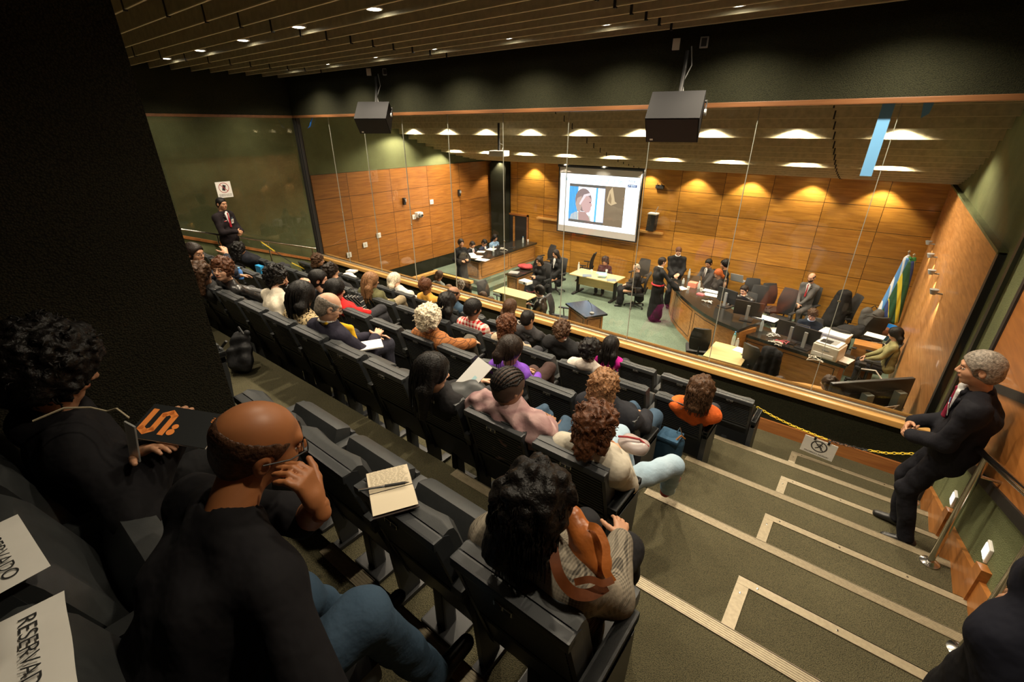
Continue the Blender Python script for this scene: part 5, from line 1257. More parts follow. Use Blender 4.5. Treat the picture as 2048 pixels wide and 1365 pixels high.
b = MB(); b.box((-.11, -.05, -.10), (.11, .12, .06), m_white, .03); b.build('housing', t, True); b = MB(); b.ball((.03, .16, -.02), .075, m_grey, 10); b.build('camera_head', t, True); b = MB(); b.lathe([(.035, 0), (.03, .02), (.0, .022)], m_black, (0, 0, 0), 12, Matrix.Translation((.03, .225, -.02)) @ Matrix.Rotation(-PI / 2, 4, 'X')); b.build('lens', t, True)
for i, (q, lab) in enumerate([((-11.320, 9.452, -2.518), 'white wall plate beside the wall camera'), ((-11.320, 10.215, -2.158), 'white plate with a dark holder high on the left wall'), ((-11.320, 8.075, -2.853), 'white plate highest in the diagonal trio on the left wall'), ((-11.320, 7.582, -3.039), 'white plate in the middle of the diagonal trio on the left wall'), ((-11.320, 7.028, -3.215), 'white plate lowest in the diagonal trio on the left wall')]):
    b = MB(); b.box((0, -.07, -.07), (.02, .07, .07), m_white, .006); b.box((.021, -.025, -.035), (.026, .025, .035), m_beige, .004); tag(b.build('wall_plate', None, False, q), lab, 'wall plate', 'plates on the left wall')
for q, lab in [((-11.300, 9.092, -1.999), 'dark holder left of the wall camera'), ((-11.300, 11.427, -1.988), 'small dark fitting high on the left wall near the corner')]:
    b = MB(); b.box((0, -.04, -.11), (.07, .04, .09), m_black, .01); b.box((.07, -.02, -.02), (.12, .02, .06), m_grey, .008); tag(b.build('wall_fitting', None, False, q), lab, 'wall fitting')
t = thing('wall_speaker', 'black wall speaker with white cap right of the projection screen', 'speaker', (-5.135, 13.020, -2.440))
b = MB(); b.prism([(-.12, -.30), (.10, -.30), (.13, .16), (-.10, .16)], -.12, .10, m_black, 'Y'); b.build('case', t); b = MB(); b.box((-.12, -.13, .16), (.14, .1, .20), m_white, .01); b.build('cap', t)
b = MB(); b.tube([(.05, 0, .2), (.12, .0, .38)], .012, m_grey, 6); b.build('bracket', t)
for q, q2, lab in [((-9.225, 13.120, -2.838), (-8.392, 13.120, -2.814), 'pale wooden ledge left of the projection screen'), ((-5.565, 13.120, -2.794), (-4.811, 13.120, -2.816), 'pale wooden ledge under the wall speaker')]:
    b = MB(); z = (q[2] + q2[2]) / 2; b.box((q[0], 13.02, z - .03), (q2[0], 13.16, z + .03), m_rail, .01); tag(b.build('wall_ledge'), lab, 'ledge')
p = (-5.084, 13.100, -1.539)
b = MB(); b.box((-.12, 0, -.05), (.12, .05, .05), m_black, .01); b.tube([(-.06, 0, .04), (-.06, -.03, .1)], .01, m_black, 6); b.tube([(.06, 0, .04), (.06, -.03, .1)], .01, m_black, 6); tag(b.build('wall_fitting', None, False, p), 'small black fitting on the back wall right of the screen', 'wall fitting')
b = MB(); b.box((-11.2, 12.95, F), (-10.5, YB - .01, WT - .05), m_darkwall); struct(b, 'trim_50')
def loudspeaker(label, x, y, z, rz):
    t = thing('loudspeaker', label, 'speaker', (x, y, z), rz)
    b = MB(); T = Matrix.Rotation(math.radians(44), 4, 'X')
    b.prism([(-.20, -.15), (-.20, .15), (.17, .13), (.17, -.10)], -.25, .25, mat('grey speaker paint', (.014, .014, .015), .75, spec=.15), 'X', T); b.build('cabinet', t)
    b = MB(); b.box((-.24, -.206, -.14), (.24, -.20, .14), m_black, .002, T); b.box((-.21, -.209, -.12), (-.18, -.206, -.10), m_white, 0, T); b.build('grille', t)
    b = MB(); b.tube([(-.27, .0, .02), (-.27, .12, .12), (.27, .12, .12), (.27, .0, .02)], .014, m_black, 8); b.tube([(0, .12, .12), (0, .28, .42), (0, .31, .58)], .02, m_black, 8); b.lathe([(.03, 0), (.03, .02)], m_grey, (0, 0, 0), 12, Matrix.Translation((.265, 0, .02)) @ Matrix.Rotation(PI / 2, 4, 'Y')); b.build('bracket', t)
    b = MB(); b.tube([(.03, .34, .62), (.06, .3, .45), (.0, .26, .3), (.05, .15, .12)], .006, m_white if False else m_grey, 6); b.build('cable', t)
    b = MB(); b.box((-.16, .36, .60), (-.09, .39, .70), m_beige, .004); b.build('wall_plate', t); b = MB(); b.box((.10, .36, .60), (.18, .385, .70), m_grey, .02); b.box((.115, .352, .615), (.165, .362, .685), m_black, .004); b.build('wall_box', t)
loudspeaker('black loudspeaker tilted down above the glass, the nearer of the two', -1.87, 4.99, .10, math.radians(14))
loudspeaker('black loudspeaker tilted down above the glass, the farther, on the left', -6.75, 5.02, .15, math.radians(36))
# ---- sconces
for i, (y, z) in enumerate([(11.9, -2.07), (10.67, -2.07), (9.58, -2.11), (8.41, -2.12)]):
    t = thing('wall_sconce', 'small brushed metal wall light, ' + ['farthest one near the flags', 'second one from the flags', 'third one from the flags', 'nearest one, closest to the glass'][i], 'lamp', (XR - .05, y, z), 0, 'sconces on the right court wall')
    b = MB(); b.tube([(0, 0, 0), (-.07, 0, .0)], .012, m_grey, 8); b.build('arm', t, True); b = MB(); b.lathe([(.03, -.02), (.055, .05), (.05, .055)], m_grey, (-.10, 0, 0), 14); b.build('shade', t, True)
    L = bpy.data.lights.new('sconce_beam', 'SPOT'); L.energy = 14; L.color = LAMP_COL; L.spot_size = math.radians(70); L.spot_blend = .6; L.shadow_soft_size = .02
    o = bpy.data.objects.new('sconce_beam', L); C.objects.link(o); o.parent = t; o.location = (-.10, 0, -.04); o.rotation_euler = (0, math.radians(-14), 0)
# ---- flags
def flag(label, x, y, c1, c2, rz, br=False):
    t = thing('flag', label, 'flag', (x, y, F), rz); rng = np.random.default_rng(int(x * 100) % 97)
    b = MB(); b.tube([(0, 0, 0), (0, 0, 2.12)], .014, m_brass, 8); b.lathe([(.0, 2.18), (.03, 2.14), (.0, 2.10)][::-1], m_brass, n=8); b.lathe([(.14, 0), (.13, .04), (.03, .07)], m_black, n=16); b.build('flag_pole', t, True)
    S = Skin(); P = []; 
    for i in range(7):
        a = i * .9; P.append(cap((.03 * math.cos(a), -.03 + .02 * math.sin(a), 1.98), (.13 * math.cos(a) - .05, -.10 + .07 * math.sin(a), .72), .035, .06))
    m = mat('flag ' + label[:12], c1, .7, noise=.1); nt, bs = nodes(m); tc = nt.nodes.new('ShaderNodeTexCoord'); sp = nt.nodes.new('ShaderNodeSeparateXYZ'); nt.links.new(tc.outputs['Object'], sp.inputs[0])
    v = math_node(nt, 'ADD', math_node(nt, 'MULTIPLY', sp.outputs['X'], 7), math_node(nt, 'MULTIPLY', sp.outputs['Z'], 1.4 if br else .25))
    if br:
        k = stripe(nt, v, 1.3, .38); k2 = stripe(nt, v, 2.6, .16); col = mixc(nt, k2, mixc(nt, k, c1, c2), (.02, .04, .16))
    else: col = mixc(nt, stripe(nt, v, .62, .35), c1, c2)
    nt.links.new(col, bs.inputs['Base Color'])
    S.add(blob(P, .014, .02), m); S.build('flag_cloth', t)
    S = Skin(); S.add(blob([cap((rng.uniform(-.05, .05), rng.uniform(-.05, .02), 2.0 + rng.uniform(-.05, .08)), (0, 0, 2.03), .025, .03) for _ in range(9)], .01, .008), cloth_m('rosette' + label[:4], c2 if not br else (.05, .22, .07))); S.build('rosette', t)
flag('light blue and white state flag on a pole in the back corner', .66, 12.65, (.10, .30, .68), (.72, .78, .85), .3)
flag('green and yellow national flag on a pole in the back corner', .74, 12.40, (.008, .06, .02), (.50, .40, .02), .2, True)
# ---- monitors, printer, laptop and desk things
def monitor(label, p, rz, w=.52, h=.30):
    t = thing('monitor', label, 'monitor', p, math.radians(rz))
    b = MB(); b.box((-w / 2, -.02, .10), (w / 2, .02, .10 + h), m_blackpl, .008); b.build('display', t)
    b = MB(); b.box((-w / 2 + .012, .0201, .112), (w / 2 - .012, .022, .10 + h - .012), mat('lit monitor panel', (.01, .01, .01), .2, emit=(.35, .5, .9), estr=.8)); b.build('panel', t)
    b = MB(); b.box((-.03, -.055, .015), (.03, -.022, .10 + h * .75), m_grey, .006); b.box((-.12, -.12, 0), (.12, .08, .015), m_blackpl, .004); b.build('stand', t)
monitor('black monitor seen from behind in front of the boy at the judges bench', (-1.639, 9.891, -3.640), 5, .54)
monitor('black monitor turned away to the left of the boy', (-2.208, 10.445, -3.640), -25, .48)
monitor('black monitor seen from behind in front of the young clerk', (-0.769, 9.643, -3.800), -8, .54)
monitor('second black monitor close against the clerks monitor', (-0.511, 9.507, -3.800), -16, .46)
t = thing('printer', 'bulky beige laser printer on the clerks desk', 'printer', (-0.105, 9.402, -3.800), math.radians(-14))
b = MB(); b.box((-.22, -.20, 0), (.20, .20, .24), m_beige, .02); b.build('case', t); b = MB(); b.box((-.20, -.17, .24), (.17, .17, .27), m_white, .012); b.box((-.13, -.10, .27), (.10, .13, .275), m_grey, .004); b.build('top_tray', t)
b = MB(); b.box((-.19, -.215, .03), (.15, -.20, .10), m_white, .006); b.box((-.06, -.206, .15), (.06, -.20, .175), m_grey, .002); b.build('front_panel', t); b = MB(); b.box((-.15, -.12, .276), (.02, .05, .279), m_black); b.build('control_panel', t)
t = thing('multifunction_printer', 'white flat topped device behind the beige printer', 'printer', (-0.092, 10.144, -3.620), math.radians(-14))
b = MB(); b.box((-.24, -.16, -.16), (.22, .16, -.02), m_beige, .012); b.build('case', t); b = MB(); b.box((-.25, -.17, -.02), (.23, .17, .02), m_white, .01); b.build('lid', t)
def laptop(label, p, rz, lit=False, col=None):
    t = thing('laptop', label, 'laptop', p, math.radians(rz)); m = col or m_grey
    b = MB(); b.box((-.16, -.11, 0), (.16, .11, .016), m, .005); b.box((-.14, -.02, .0162), (.14, .09, .018), m_black); b.build('keyboard_base', t)
    T = Matrix.Translation((0, .11, .012)) @ Matrix.Rotation(math.radians(-18), 4, 'X'); b = MB(); b.box((-.16, 0, 0), (.16, .010, .21), m, .004, T)
    b.box((-.15, -.001, .01), (.15, .0, .20), mat('lit laptop screen', (.01, .01, .01), .2, emit=(.25, .5, 1), estr=.9) if lit else m_black, 0, T); b.build('lid', t)
laptop('open laptop with a blue screen behind the dark haired woman', (-2.482, 12.669, -3.660), 200 - 180 + 150, True)
laptop('silver laptop on the lap of the woman in khaki', (0.653, 10.919, -3.960), -75, False, m_beige)
def bottle(label, p, h=.22, c=None, capc=None):
    t = thing('bottle', label, 'bottle', p); g = c or mat('clear bottle plastic', (.70, .80, .80), .12, alpha=.45)
    b = MB(); b.lathe([(.030, 0), (.032, .01), (.032, h * .62), (.025, h * .75), (.012, h * .88), (.012, h * .93)], g, n=14); b.build('bottle_body', t, True); b = MB(); b.lathe([(.014, h * .92), (.014, h), (.0, h)], capc or m_blue, n=12); b.build('cap', t, True)
g_green = mat('green bottle plastic', (.10, .45, .28), .15, alpha=.6)
for lab, p, h, c, cc in [
    ('clear water bottle with white cap standing on the file covered table', (-6.702, 11.697, -3.910), .25, None, m_white), ('clear water bottle on the small pale table', (-1.640, 9.084, -3.910), .24, None, m_blue),
    ('green bottle standing behind the clear one on the small pale table', (-1.663, 9.242, -3.910), .22, g_green, m_blue), ('small clear bottle right of the others on the small pale table', (-1.566, 9.084, -3.910), .16, None, m_white),
    ('clear water bottle with blue cap on the curved bench near the charcoal suit', (-3.580, 12.067, -3.640), .24, None, m_blue), ('squat clear jar on the curved bench beside the red box', (-3.514, 11.471, -3.640), .14, None, m_white),
    ('clear bottle among the papers in the middle of the curved bench', (-3.073, 11.312, -3.640), .20, None, m_white), ('tall clear bottle on the clerks desk beside tangled cables', (-1.327, 9.878, -3.800), .26, None, m_blue),
    ('clear bottle on the left bench between the seated readers', (-9.520, 11.087, -3.660), .24, None, m_blue), ('dark bottle on the left bench beside the clear one', (-9.587, 11.369, -3.660), .18, m_blackpl, m_black),
    ('small clear bottle on the far part of the left bench', (-9.526, 12.676, -3.660), .22, None, m_blue), ('dark purple thermos at the far end of the left bench', (-9.464, 13.211, -3.660), .24, mat('purple steel', (.06, .04, .14), .3), m_black)]: bottle(lab, p, h, c, cc)
def paper(label, p, w, h, rz, m=None, th=.006, cat='papers', name='paper_stack', group=None):
    b = MB(); b.box((-w / 2, -h / 2, 0), (w / 2, h / 2, th), m or m_paper, .0); o = b.build(name, None, False, p); o.rotation_euler = (0, 0, math.radians(rz)); return tag(o, label, cat, group)
m_file = mat('blue grey folder', (.16, .20, .25), .6); m_tealp = mat('teal folder', (.25, .50, .50), .6); m_pink = mat('pink red booklet', (.62, .12, .14), .6)
for a in [('open papers spread at the near end of the left bench', (-9.568, 10.258, -3.660), .42, .34, 20), ('white page under the reading man on the left bench', (-9.876, 10.408, -3.660), .26, .3, 60), ('second heap of white papers on the left bench', (-9.149, 10.136, -3.660), .38, .26, 8), ('papers beside the clear bottle on the left bench', (-9.787, 11.300, -3.660), .26, .30, 10),
          ('open papers before the navy suited man', (-9.839, 10.840, -3.660), .25, .2, 30), ('white sheet nearest the red box on the curved bench', (-3.407, 11.101, -3.640), .24, .20, -30), ('large white document on the curved bench before the red haired woman', (-2.771, 11.306, -3.640), .38, .20, -5), ('second white document nearer the glass on the curved bench', (-2.663, 11.022, -3.640), .36, .20, 0),
          ('small note on the back tip of the curved bench', (-3.856, 11.797, -3.640), .16, .12, 10), ('white sheets on the clerks desk behind the bottle', (-1.324, 10.241, -3.640), .42, .26, -12), ('sheet of paper under the cables', (-1.046, 10.098, -3.800), .24, .3, 20), ('white paper sliding off the right end of the clerks desk', (0.102, 9.412, -3.800), .34, .28, -16),
          ('white papers on the small pale table', (-1.395, 8.909, -3.910), .34, .24, -10), ('white papers on the wooden stand behind the laptop woman', (0.525, 11.010, -3.800), .32, .24, -10)]: paper(*a)
for a in [('dark blue folder at the front left of the file covered table', (-6.220, 11.363, -3.910), .26, .24, 30), ('dark blue folder at the front right of the file covered table', (-5.464, 11.410, -3.910), .26, .22, 30), ('teal folder lying behind the book pile', (-6.009, 11.842, -3.910), .30, .2, 20)]: paper(*a, m_file if 'teal' not in a[0] else m_tealp, .012, 'folder', 'folder')
for i in range(3): paper(['lowest thick book of the pile on the file covered table', 'middle book of the pile on the file covered table', 'top book of the pile on the file covered table'][i], tuple(Vector((-5.809, 11.499, -3.910)) + Vector((.01 * i, 0, .03 * i))), .22, .17, 12 + i * 9, [m_file, m_tealp, m_paper][i], .03, 'book', 'book')
paper('grey closed laptop sleeve on the low side desk', (-8.029, 10.255, -3.890), .28, .24, 20, m_grey, .02, 'sleeve', 'laptop_sleeve')
paper('small red booklet on the curved bench', (-2.889, 10.891, -3.640), .16, .12, -10, m_pink, .03, 'booklet', 'booklet')
b = MB(); b.box((-.10, -.09, 0), (.10, .09, .12), mat('red white carton', (.65, .22, .14), .6), .004); tag(b.build('carton', None, False, (-3.242, 11.377, -3.640)), 'small red and cream box on the curved bench', 'box')
for lab, p in [('stack of white cups on the clerks desk left of the bottle', (-1.463, 9.935, -3.800)), ('white cup on the far end of the left bench', (-9.479, 12.904, -3.660)), ('clear cup on the file covered table', (-6.291, 11.752, -3.910)), ('white cup on the curved bench', (-3.251, 11.077, -3.640)), ('white cup near the back tip of the curved bench', (-3.847, 12.029, -3.640)), ('clear cup at the far side of the file covered table', (-5.941, 12.023, -3.910)), ('second white cup on the curved bench', (-2.963, 11.157, -3.640))]:
    b = MB(); b.lathe([(.025, 0), (.034, .08), (.031, .08), (.023, .005)], m_white, n=14); tag(b.build('cup', None, True, p), lab, 'cup')
rng = np.random.default_rng(5)
def cable(label, c, r, n, m, L=10, z=.02):
    b = MB(); pts = [(rng.uniform(-r, r), rng.uniform(-r, r) * .6, rng.uniform(0, z * 3)) for _ in range(L)]
    P = []
    for i in range(L - 1):
        for q in range(5):
            u = q / 5; P.append(Vector(pts[i]).lerp(Vector(pts[i + 1]), u) + Vector((0, 0, .02 * math.sin(u * PI))))
    b.tube(P, .006, m, 6); return tag(b.build('cable', None, True, c), label, 'cable')
for i, (lab, p, m) in enumerate([('white cable tangle on the clerks desk', (-1.102, 9.713, -3.790), m_white), ('grey cable tangle over the front of the clerks desk', (-0.937, 9.315, -3.790), m_beige), ('reddish cable lying among the white ones', (-0.886, 9.411, -3.790), m_pink), ('pale cable knot left of the beige printer', (-0.239, 9.022, -3.790), m_beige), ('dark cable tangle on the curved bench', (-2.575, 10.576, -3.630), m_black), ('pale cable tangle on the curved bench', (-2.570, 10.413, -3.630), m_white), ('cable heap on the left bench', (-9.367, 11.488, -3.650), m_beige), ('dark cable heap on the left bench', (-9.299, 11.798, -3.650), m_black)]): cable(lab, p, .16, 1, m)
t = thing('table_projector', 'white portable projector lying on the pale table', 'projector', (-7.178, 9.679, -3.910), math.radians(-8)); b = MB(); b.box((-.16, -.12, .01), (.16, .12, .10), m_white, .02); b.build('case', t, True); b = MB(); b.lathe([(.03, 0), (.03, .02)], m_black, (0, 0, 0), 12, Matrix.Translation((.08, -.12, .06)) @ Matrix.Rotation(PI / 2, 4, 'X')); b.build('lens', t)
b = MB(); b.tube([(0, 0, .006), (.1, -.08, .006), (.2, -.06, .006), (.24, .03, .006), (.17, .09, .006)], .005, m_red, 6); tag(b.build('cable', None, True, tuple(Vector((-6.819, 9.243, -3.905)))), 'thin dark red cable looping beside the white projector', 'cable')
# cloth things and bags
def sack(name, label, cat, p, prims, m, vx=.012, k=.03, rz=0, fr=30, am=.006):
    S = Skin(); a = rng.uniform(0, 6, 3)
    def dsp(G, ax):
        X, Y, Z = ax[0][:, None, None], ax[1][None, :, None], ax[2][None, None, :]
        return G - am * np.sin(X * fr + a[0] + 2 * np.sin(Z * fr * .4)) * np.sin(Z * fr * .8 + a[1] + 1.5 * np.sin(Y * fr * .5))
    S.add(blob(prims, vx, k, dsp), m); o = S.build(name, None, p, math.radians(rz)); return tag(o, label, cat)
sack('cloth_bundle', 'dark red quilted cloth bundle on the low side desk', 'cloth', (-8.026, 10.789, -3.860), [ell((0, 0, .04), (.26, .16, .07)), ell((.12, .03, .07), (.12, .1, .06))], m_red)
sack('coat', 'black coat hanging over the chair near the flags', 'coat', (-.20, 12.15, F), [cap((0, 0, 1.12), (-.05, -.12, .55), .14, .22), cap((.05, .05, 1.15), (.12, .1, .75), .10, .12)], cloth_m('black wool', (.010, .010, .011)))
sack('jacket_on_chair', 'black jacket hung on the office chair by the clerks desk', 'jacket', (-.88, 8.42, F), [cap((-.10, 0, .98), (-.14, -.03, .55), .07, .09), cap((.12, 0, .98), (.14, -.03, .52), .07, .09), cap((0, 0, .98), (0, 0, .62), .10, .12)], cloth_m('black wool', (.010, .010, .011)), rz=-25)
bp_g = cloth_m('grey canvas', (.085, .082, .078))
o = sack('backpack', 'grey canvas backpack standing on the chair pile by the flags', 'backpack', (.40, 12.05, F + .55), [cap((-.10, 0, .08), (-.10, 0, .34), .10), cap((.10, 0, .08), (.10, 0, .34), .10), cap((0, -.06, .10), (0, -.06, .24), .09)], bp_g)
b = MB(); b.tube([(-.12, -.13, .30), (0, -.16, .36), (.12, -.13, .30)], .012, m_black, 6); b.tube([(-.05, 0, .44), (0, 0, .50), (.05, 0, .44)], .010, m_black, 6); b.build('strap', o, True)
sack('bag', 'dark bag in the pile of belongings below the grey backpack', 'bag', (.10, 11.55, F + .42), [ell((0, 0, .12), (.24, .18, .14)), ell((.18, .1, .18), (.12, .1, .10))], cloth_m('dark bag', (.02, .02, .022)))
sack('bag', 'brown leather bag beside the grey backpack', 'bag', (.66, 11.75, F + .55), [ell((0, 0, .08), (.16, .12, .10))], mat('brown bag leather', (.16, .06, .03), .5))
b = MB(); b.lathe([(.12, 0), (.15, .30), (.14, .30), (.11, .02)], mat('blue bucket plastic', (.02, .22, .62), .4), n=18); tag(b.build('waste_bin', None, True, (.74, 11.9, F + .42)), 'blue plastic bin behind the brown bag', 'bin')
office_chair('black office chair heaped with bags below the flags', .40, 11.75, 30)
b = MB(); b.box((-.22, -.16, .0), (.22, .16, .70), m_desk, .006); tag(b.build('wooden_stand', None, False, (.45, 10.6, F)), 'small wooden stand with papers behind the laptop woman', 'stand')
t = thing('tripod', 'black tripod standing beside the laptop woman', 'tripod', (.42, 9.35, F))
for i in range(3):
    a = i * 2.1 + .4; b = MB(); b.tube([(0, 0, .55), (.30 * math.cos(a), .30 * math.sin(a), .01)], .012, m_black, 6); b.build('leg', t)
b = MB(); b.tube([(0, 0, .5), (0, 0, .75)], .016, m_black, 8); b.box((-.05, -.05, .73), (.05, .05, .80), m_black, .01); b.build('tripod_head', t)
b = MB(); b.tube([(0, 0, .7), (.2, .02, .72), (.38, -.05, .55), (.42, -.1, .1), (.40, -.1, .01)], .012, m_white, 8); tag(b.build('cable', None, True, (.42, 9.3, F)), 'thick white cable arching down beside the tripod', 'cable')
# television backs below the right end of the glass
t = thing('television', 'large dark flat television seen from behind below the right end of the glass', 'television', (.48, 6.72, -2.90), math.radians(45))
b = MB(); b.box((-.57, 0, -.70), (.57, .05, 0), m_blackpl, .01); b.box((-.40, -.03, -.55), (.40, 0, -.15), m_black, .02); b.build('panel', t)
for x in (-.12, .33): b = MB(); b.box((x - .05, -.13, -1.0), (x + .05, -.035, -.13), mat('grey green metal', (.30, .36, .32), .5), .006); b.build('bracket_post', t)
b = MB(); b.tube([(-.34, -.14, -.34), (.30, -.14, -.30)], .016, m_steel, 8); b.build('cross_bar', t)
b = MB(); b.tube([(.30, -.15, -.28), (.14, -.18, -.36), (.08, -.18, -.52), (.30, -.17, -.50), (.42, -.12, -.36)], .006, m_white, 6); b.build('cable', t, True)
t = thing('handbag', 'black leather handbag leaning behind the small pale table', 'bag', (-1.25, 9.25, F + .0)); b = MB(); b.box((-.18, -.07, 0), (.18, .07, .52), m_leather, .03); b.build('bag_body', t, True); b = MB(); b.tube([(-.1, 0, .5), (-.06, 0, .62), (.06, 0, .62), (.1, 0, .5)], .01, m_leather, 6); b.build('bag_handle', t, True)
# ---------------------------------------------------------------- column, signs, rails and the small things of the gallery
b = MB(); b.prism([(-2.60, .75), (-3.30, .78), (-3.50, -.4), (-2.62, -.4)], -2.2, 1.2, m_column, 'Z')
tag(b.build('wall_column'), None, None, None, 'structure')
# left handrail
t = thing('handrail', 'steel handrail sloping down along the left glass', 'handrail', (-9.82, 0, 0))
b = MB(); b.tube([(0, -1.0, zs(-1.0) + .82), (0, 2.83, -1.66), (0, 5.29, -2.48)], .02, m_steel, 10); b.build('rail_tube', t, True)
for y in (.6, 2.5, 3.38, 4.28, 5.2): b = MB(); b.tube([(0, y, zs(y) - .1), (0, y, -1.66 - .333 * (y - 2.83))], .014, m_steel, 8); b.build('post', t, True)
# right handrail
t = thing('handrail', 'steel handrail with posts descending along the right wall', 'handrail', (.86, 0, 0))
b = MB(); b.tube([(0, -1.5, zs(-1.5) + .88), (0, 4.75, zs(4.75) + .88)], .021, m_steel, 12); b.build('rail_tube', t, True)
for y, z in ((.55, -1.69 ), (1.50, -1.87), (2.44, -2.338), (3.42, -2.66), (4.55, -2.984)):
    b = MB(); b.tube([(0, y, z - .16), (0, y, zs(y) + .88)], .019, m_steel, 12); b.lathe([(.055, 0), (.055, .008), (.024, .022)], m_steel, (0, y, z + .0), 18); b.build('post', t, True)
    b = MB(); b.tube([(0, y, zs(y) + .74), (.12, y, zs(y) + .74)], .009, m_steel, 8); b.build('wall_bracket', t, True)
# chains
def chain(label, pts, cols, r=.0036, ln=.040):
    t = thing('plastic_chain', label, 'chain', pts[0]); P = []; o = Vector(pts[0])
    for i in range(len(pts) - 1):
        a, c = Vector(pts[i]) - o, Vector(pts[i + 1]) - o; n = max(1, int((c - a).length / (ln * .72)))
        for q in range(n): P.append(((a.lerp(c, q / n)), (c - a).normalized(), (i + q / n)))
    groups = {}
    for i, (p, d, u) in enumerate(P):
        ci = min(int(u / (len(pts) - 1) * len(cols)), len(cols) - 1)
        while ci > 0 and cols[ci - 1] is cols[ci]: ci -= 1
        col = cols[ci]; b = groups.setdefault(ci, (MB(), col[0]))[0]
        side = d.cross(Vector((0, 0, 1))).normalized(); upv = side.cross(d); w = side if i % 2 else upv
        ring = []
        for k in range(12):
            a = 2 * PI * k / 12; ring.append(p + d * (math.cos(a) * ln * .5) + w * (math.sin(a) * ln * .27))
        b.tube(ring, r, col[1], 5, closed=True)
    for n, (b, nm) in groups.items(): b.build(nm, t, True)
    return t
Yc, Kc = ('yellow_links', m_yellow), ('black_links', m_blackpl)
ch = [(-.50, 4.92, -2.76), (-.34, 4.91, -2.80), (-.15, 4.9, -2.83), (.08, 4.9, -2.855), (.25, 4.9, -2.86), (.45, 4.9, -2.84), (.62, 4.9, -2.80), (.84, 4.9, -2.70)]
chain('yellow and black plastic chain closing the right stairs', ch, [Yc, Yc, Yc, Yc, Kc, Kc, Yc, Yc])
cl_ = [(-9.78, 4.15, -2.13), (-9.5, 4.25, -2.30), (-9.2, 4.4, -2.52), (-8.9, 4.55, -2.66), (-8.6, 4.7, -2.64), (-8.4, 4.8, -2.60)]
chain('yellow and black plastic chain closing the left stairs', cl_, [Yc, Kc, Yc, Kc, Yc])
b = MB(); b.tube([(.84, 4.9, Zk(4) ), (.84, 4.9, -2.68)], .012, m_steel, 8); b.lathe([(.05, 0), (.05, .01), (.02, .02)], m_steel, (.84, 4.9, Zk(4)), 14); tag(b.build('chain_post', None, True), 'thin steel post holding the chain at the right stairs', 'post')
t = thing('prohibition_sign', 'white sheet with a no walking symbol hanging from the right chain', 'sign', (.115, 4.88, -2.975), math.radians(-2)); t.rotation_euler = (math.radians(8), math.radians(3), math.radians(-2))
b = MB(); b.box((-.145, 0, -.105), (.145, .004, .105), m_paper); b.build('sheet', t)
m_dk = mat('dark grey print', (.06, .055, .05), .8)
b = MB(); n = 28
for i in range(n):
    a, c = 2 * PI * i / n, 2 * PI * (i + 1) / n
    b.quad([(.072 * math.cos(a), -.001, .02 + .072 * math.sin(a)), (.072 * math.cos(c), -.001, .02 + .072 * math.sin(c)), (.060 * math.cos(c), -.001, .02 + .060 * math.sin(c)), (.060 * math.cos(a), -.001, .02 + .060 * math.sin(a))], m_dk)
b.quad([(-.05, -.001, .062), (-.042, -.001, .069), (.05, -.001, -.022), (.042, -.001, -.029)], m_dk)
for P in ([(-.004, .012), (.010, .040), (.020, .036), (.010, .005)], [(.0, .014), (-.012, -.008), (-.032, -.026), (-.026, -.034), (-.004, -.016), (.010, .006)], [(.004, .010), (.018, -.010), (.018, -.036), (.028, -.036), (.028, -.006), (.014, .012)], [(.012, .036), (.034, .018), (.030, .012), (.010, .026)], [(.008, .038), (-.018, .028), (-.026, .010), (-.018, .008), (-.012, .022), (.008, .028)]):
    b.quad([(x, -.0015, .0 + z + .018) for x, z in P], m_dk)
b.lathe([(.0085, 0), (.0085, .0006)], m_dk, (0, 0, 0), 12, Matrix.Translation((.014, -.0012, .068)) @ Matrix.Rotation(PI / 2, 4, 'X')); b.build('symbol', t)
text('PROIBIDO PASSAR!', .026, m_dk, 'sign_text', t, (0, -.002, -.080), RX)
for x in (-.055, .065): b = MB(); b.box((x - .010, -.006, .085), (x + .010, .010, .125), m_black, .002); b.build('binder_clip', t)
t = thing('prohibition_sign', 'white sheet hanging from the left chain beside the front row', 'sign', (-8.95, 4.50, -2.76), math.radians(-50)); b = MB(); b.box((-.11, 0, -.12), (.11, .004, .09), m_paper); b.build('sheet', t)
b = MB(); b.quad([(-.05, -.001, .06), (-.03, -.001, .06), (.05, -.001, -.05), (.03, -.001, -.05)], m_dk); b.build('symbol', t)
# sign on the left glass
t = thing('prohibition_sign', 'white square sign with a crossed out telephone on the left glass', 'sign', (XG - .045, 3.80, -1.085), PI / 2)
b = MB(); b.box((-.135, 0, -.145), (.135, .003, .145), m_white); b.build('sheet', t)
m_rd = mat('dark red print', (.35, .03, .04), .6); b = MB()
for i in range(n):
    a, c = 2 * PI * i / n, 2 * PI * (i + 1) / n
    b.quad([(.092 * math.cos(a), -.001, .035 + .092 * math.sin(a)), (.092 * math.cos(c), -.001, .035 + .092 * math.sin(c)), (.082 * math.cos(c), -.001, .035 + .082 * math.sin(c)), (.082 * math.cos(a), -.001, .035 + .082 * math.sin(a))], m_rd)
b.quad([(-.062, -.003, .090), (-.055, -.003, .097), (.062, -.003, -.020), (.055, -.003, -.027)], m_rd); b.build('ring', t)
b = MB(); b.quad([(-.040, -.0015, -.010), (.012, -.0015, -.025), (.042, -.0015, .075), (-.010, -.0015, .092)], m_ink); b.build('telephone_symbol', t)
text('PROIBIDO O USO DE\nAPARELHO CELULAR', .024, m_ink, 'sign_text', t, (0, -.002, -.100), RX)
for o in [t]: o.rotation_euler = (0, 0, PI / 2 )
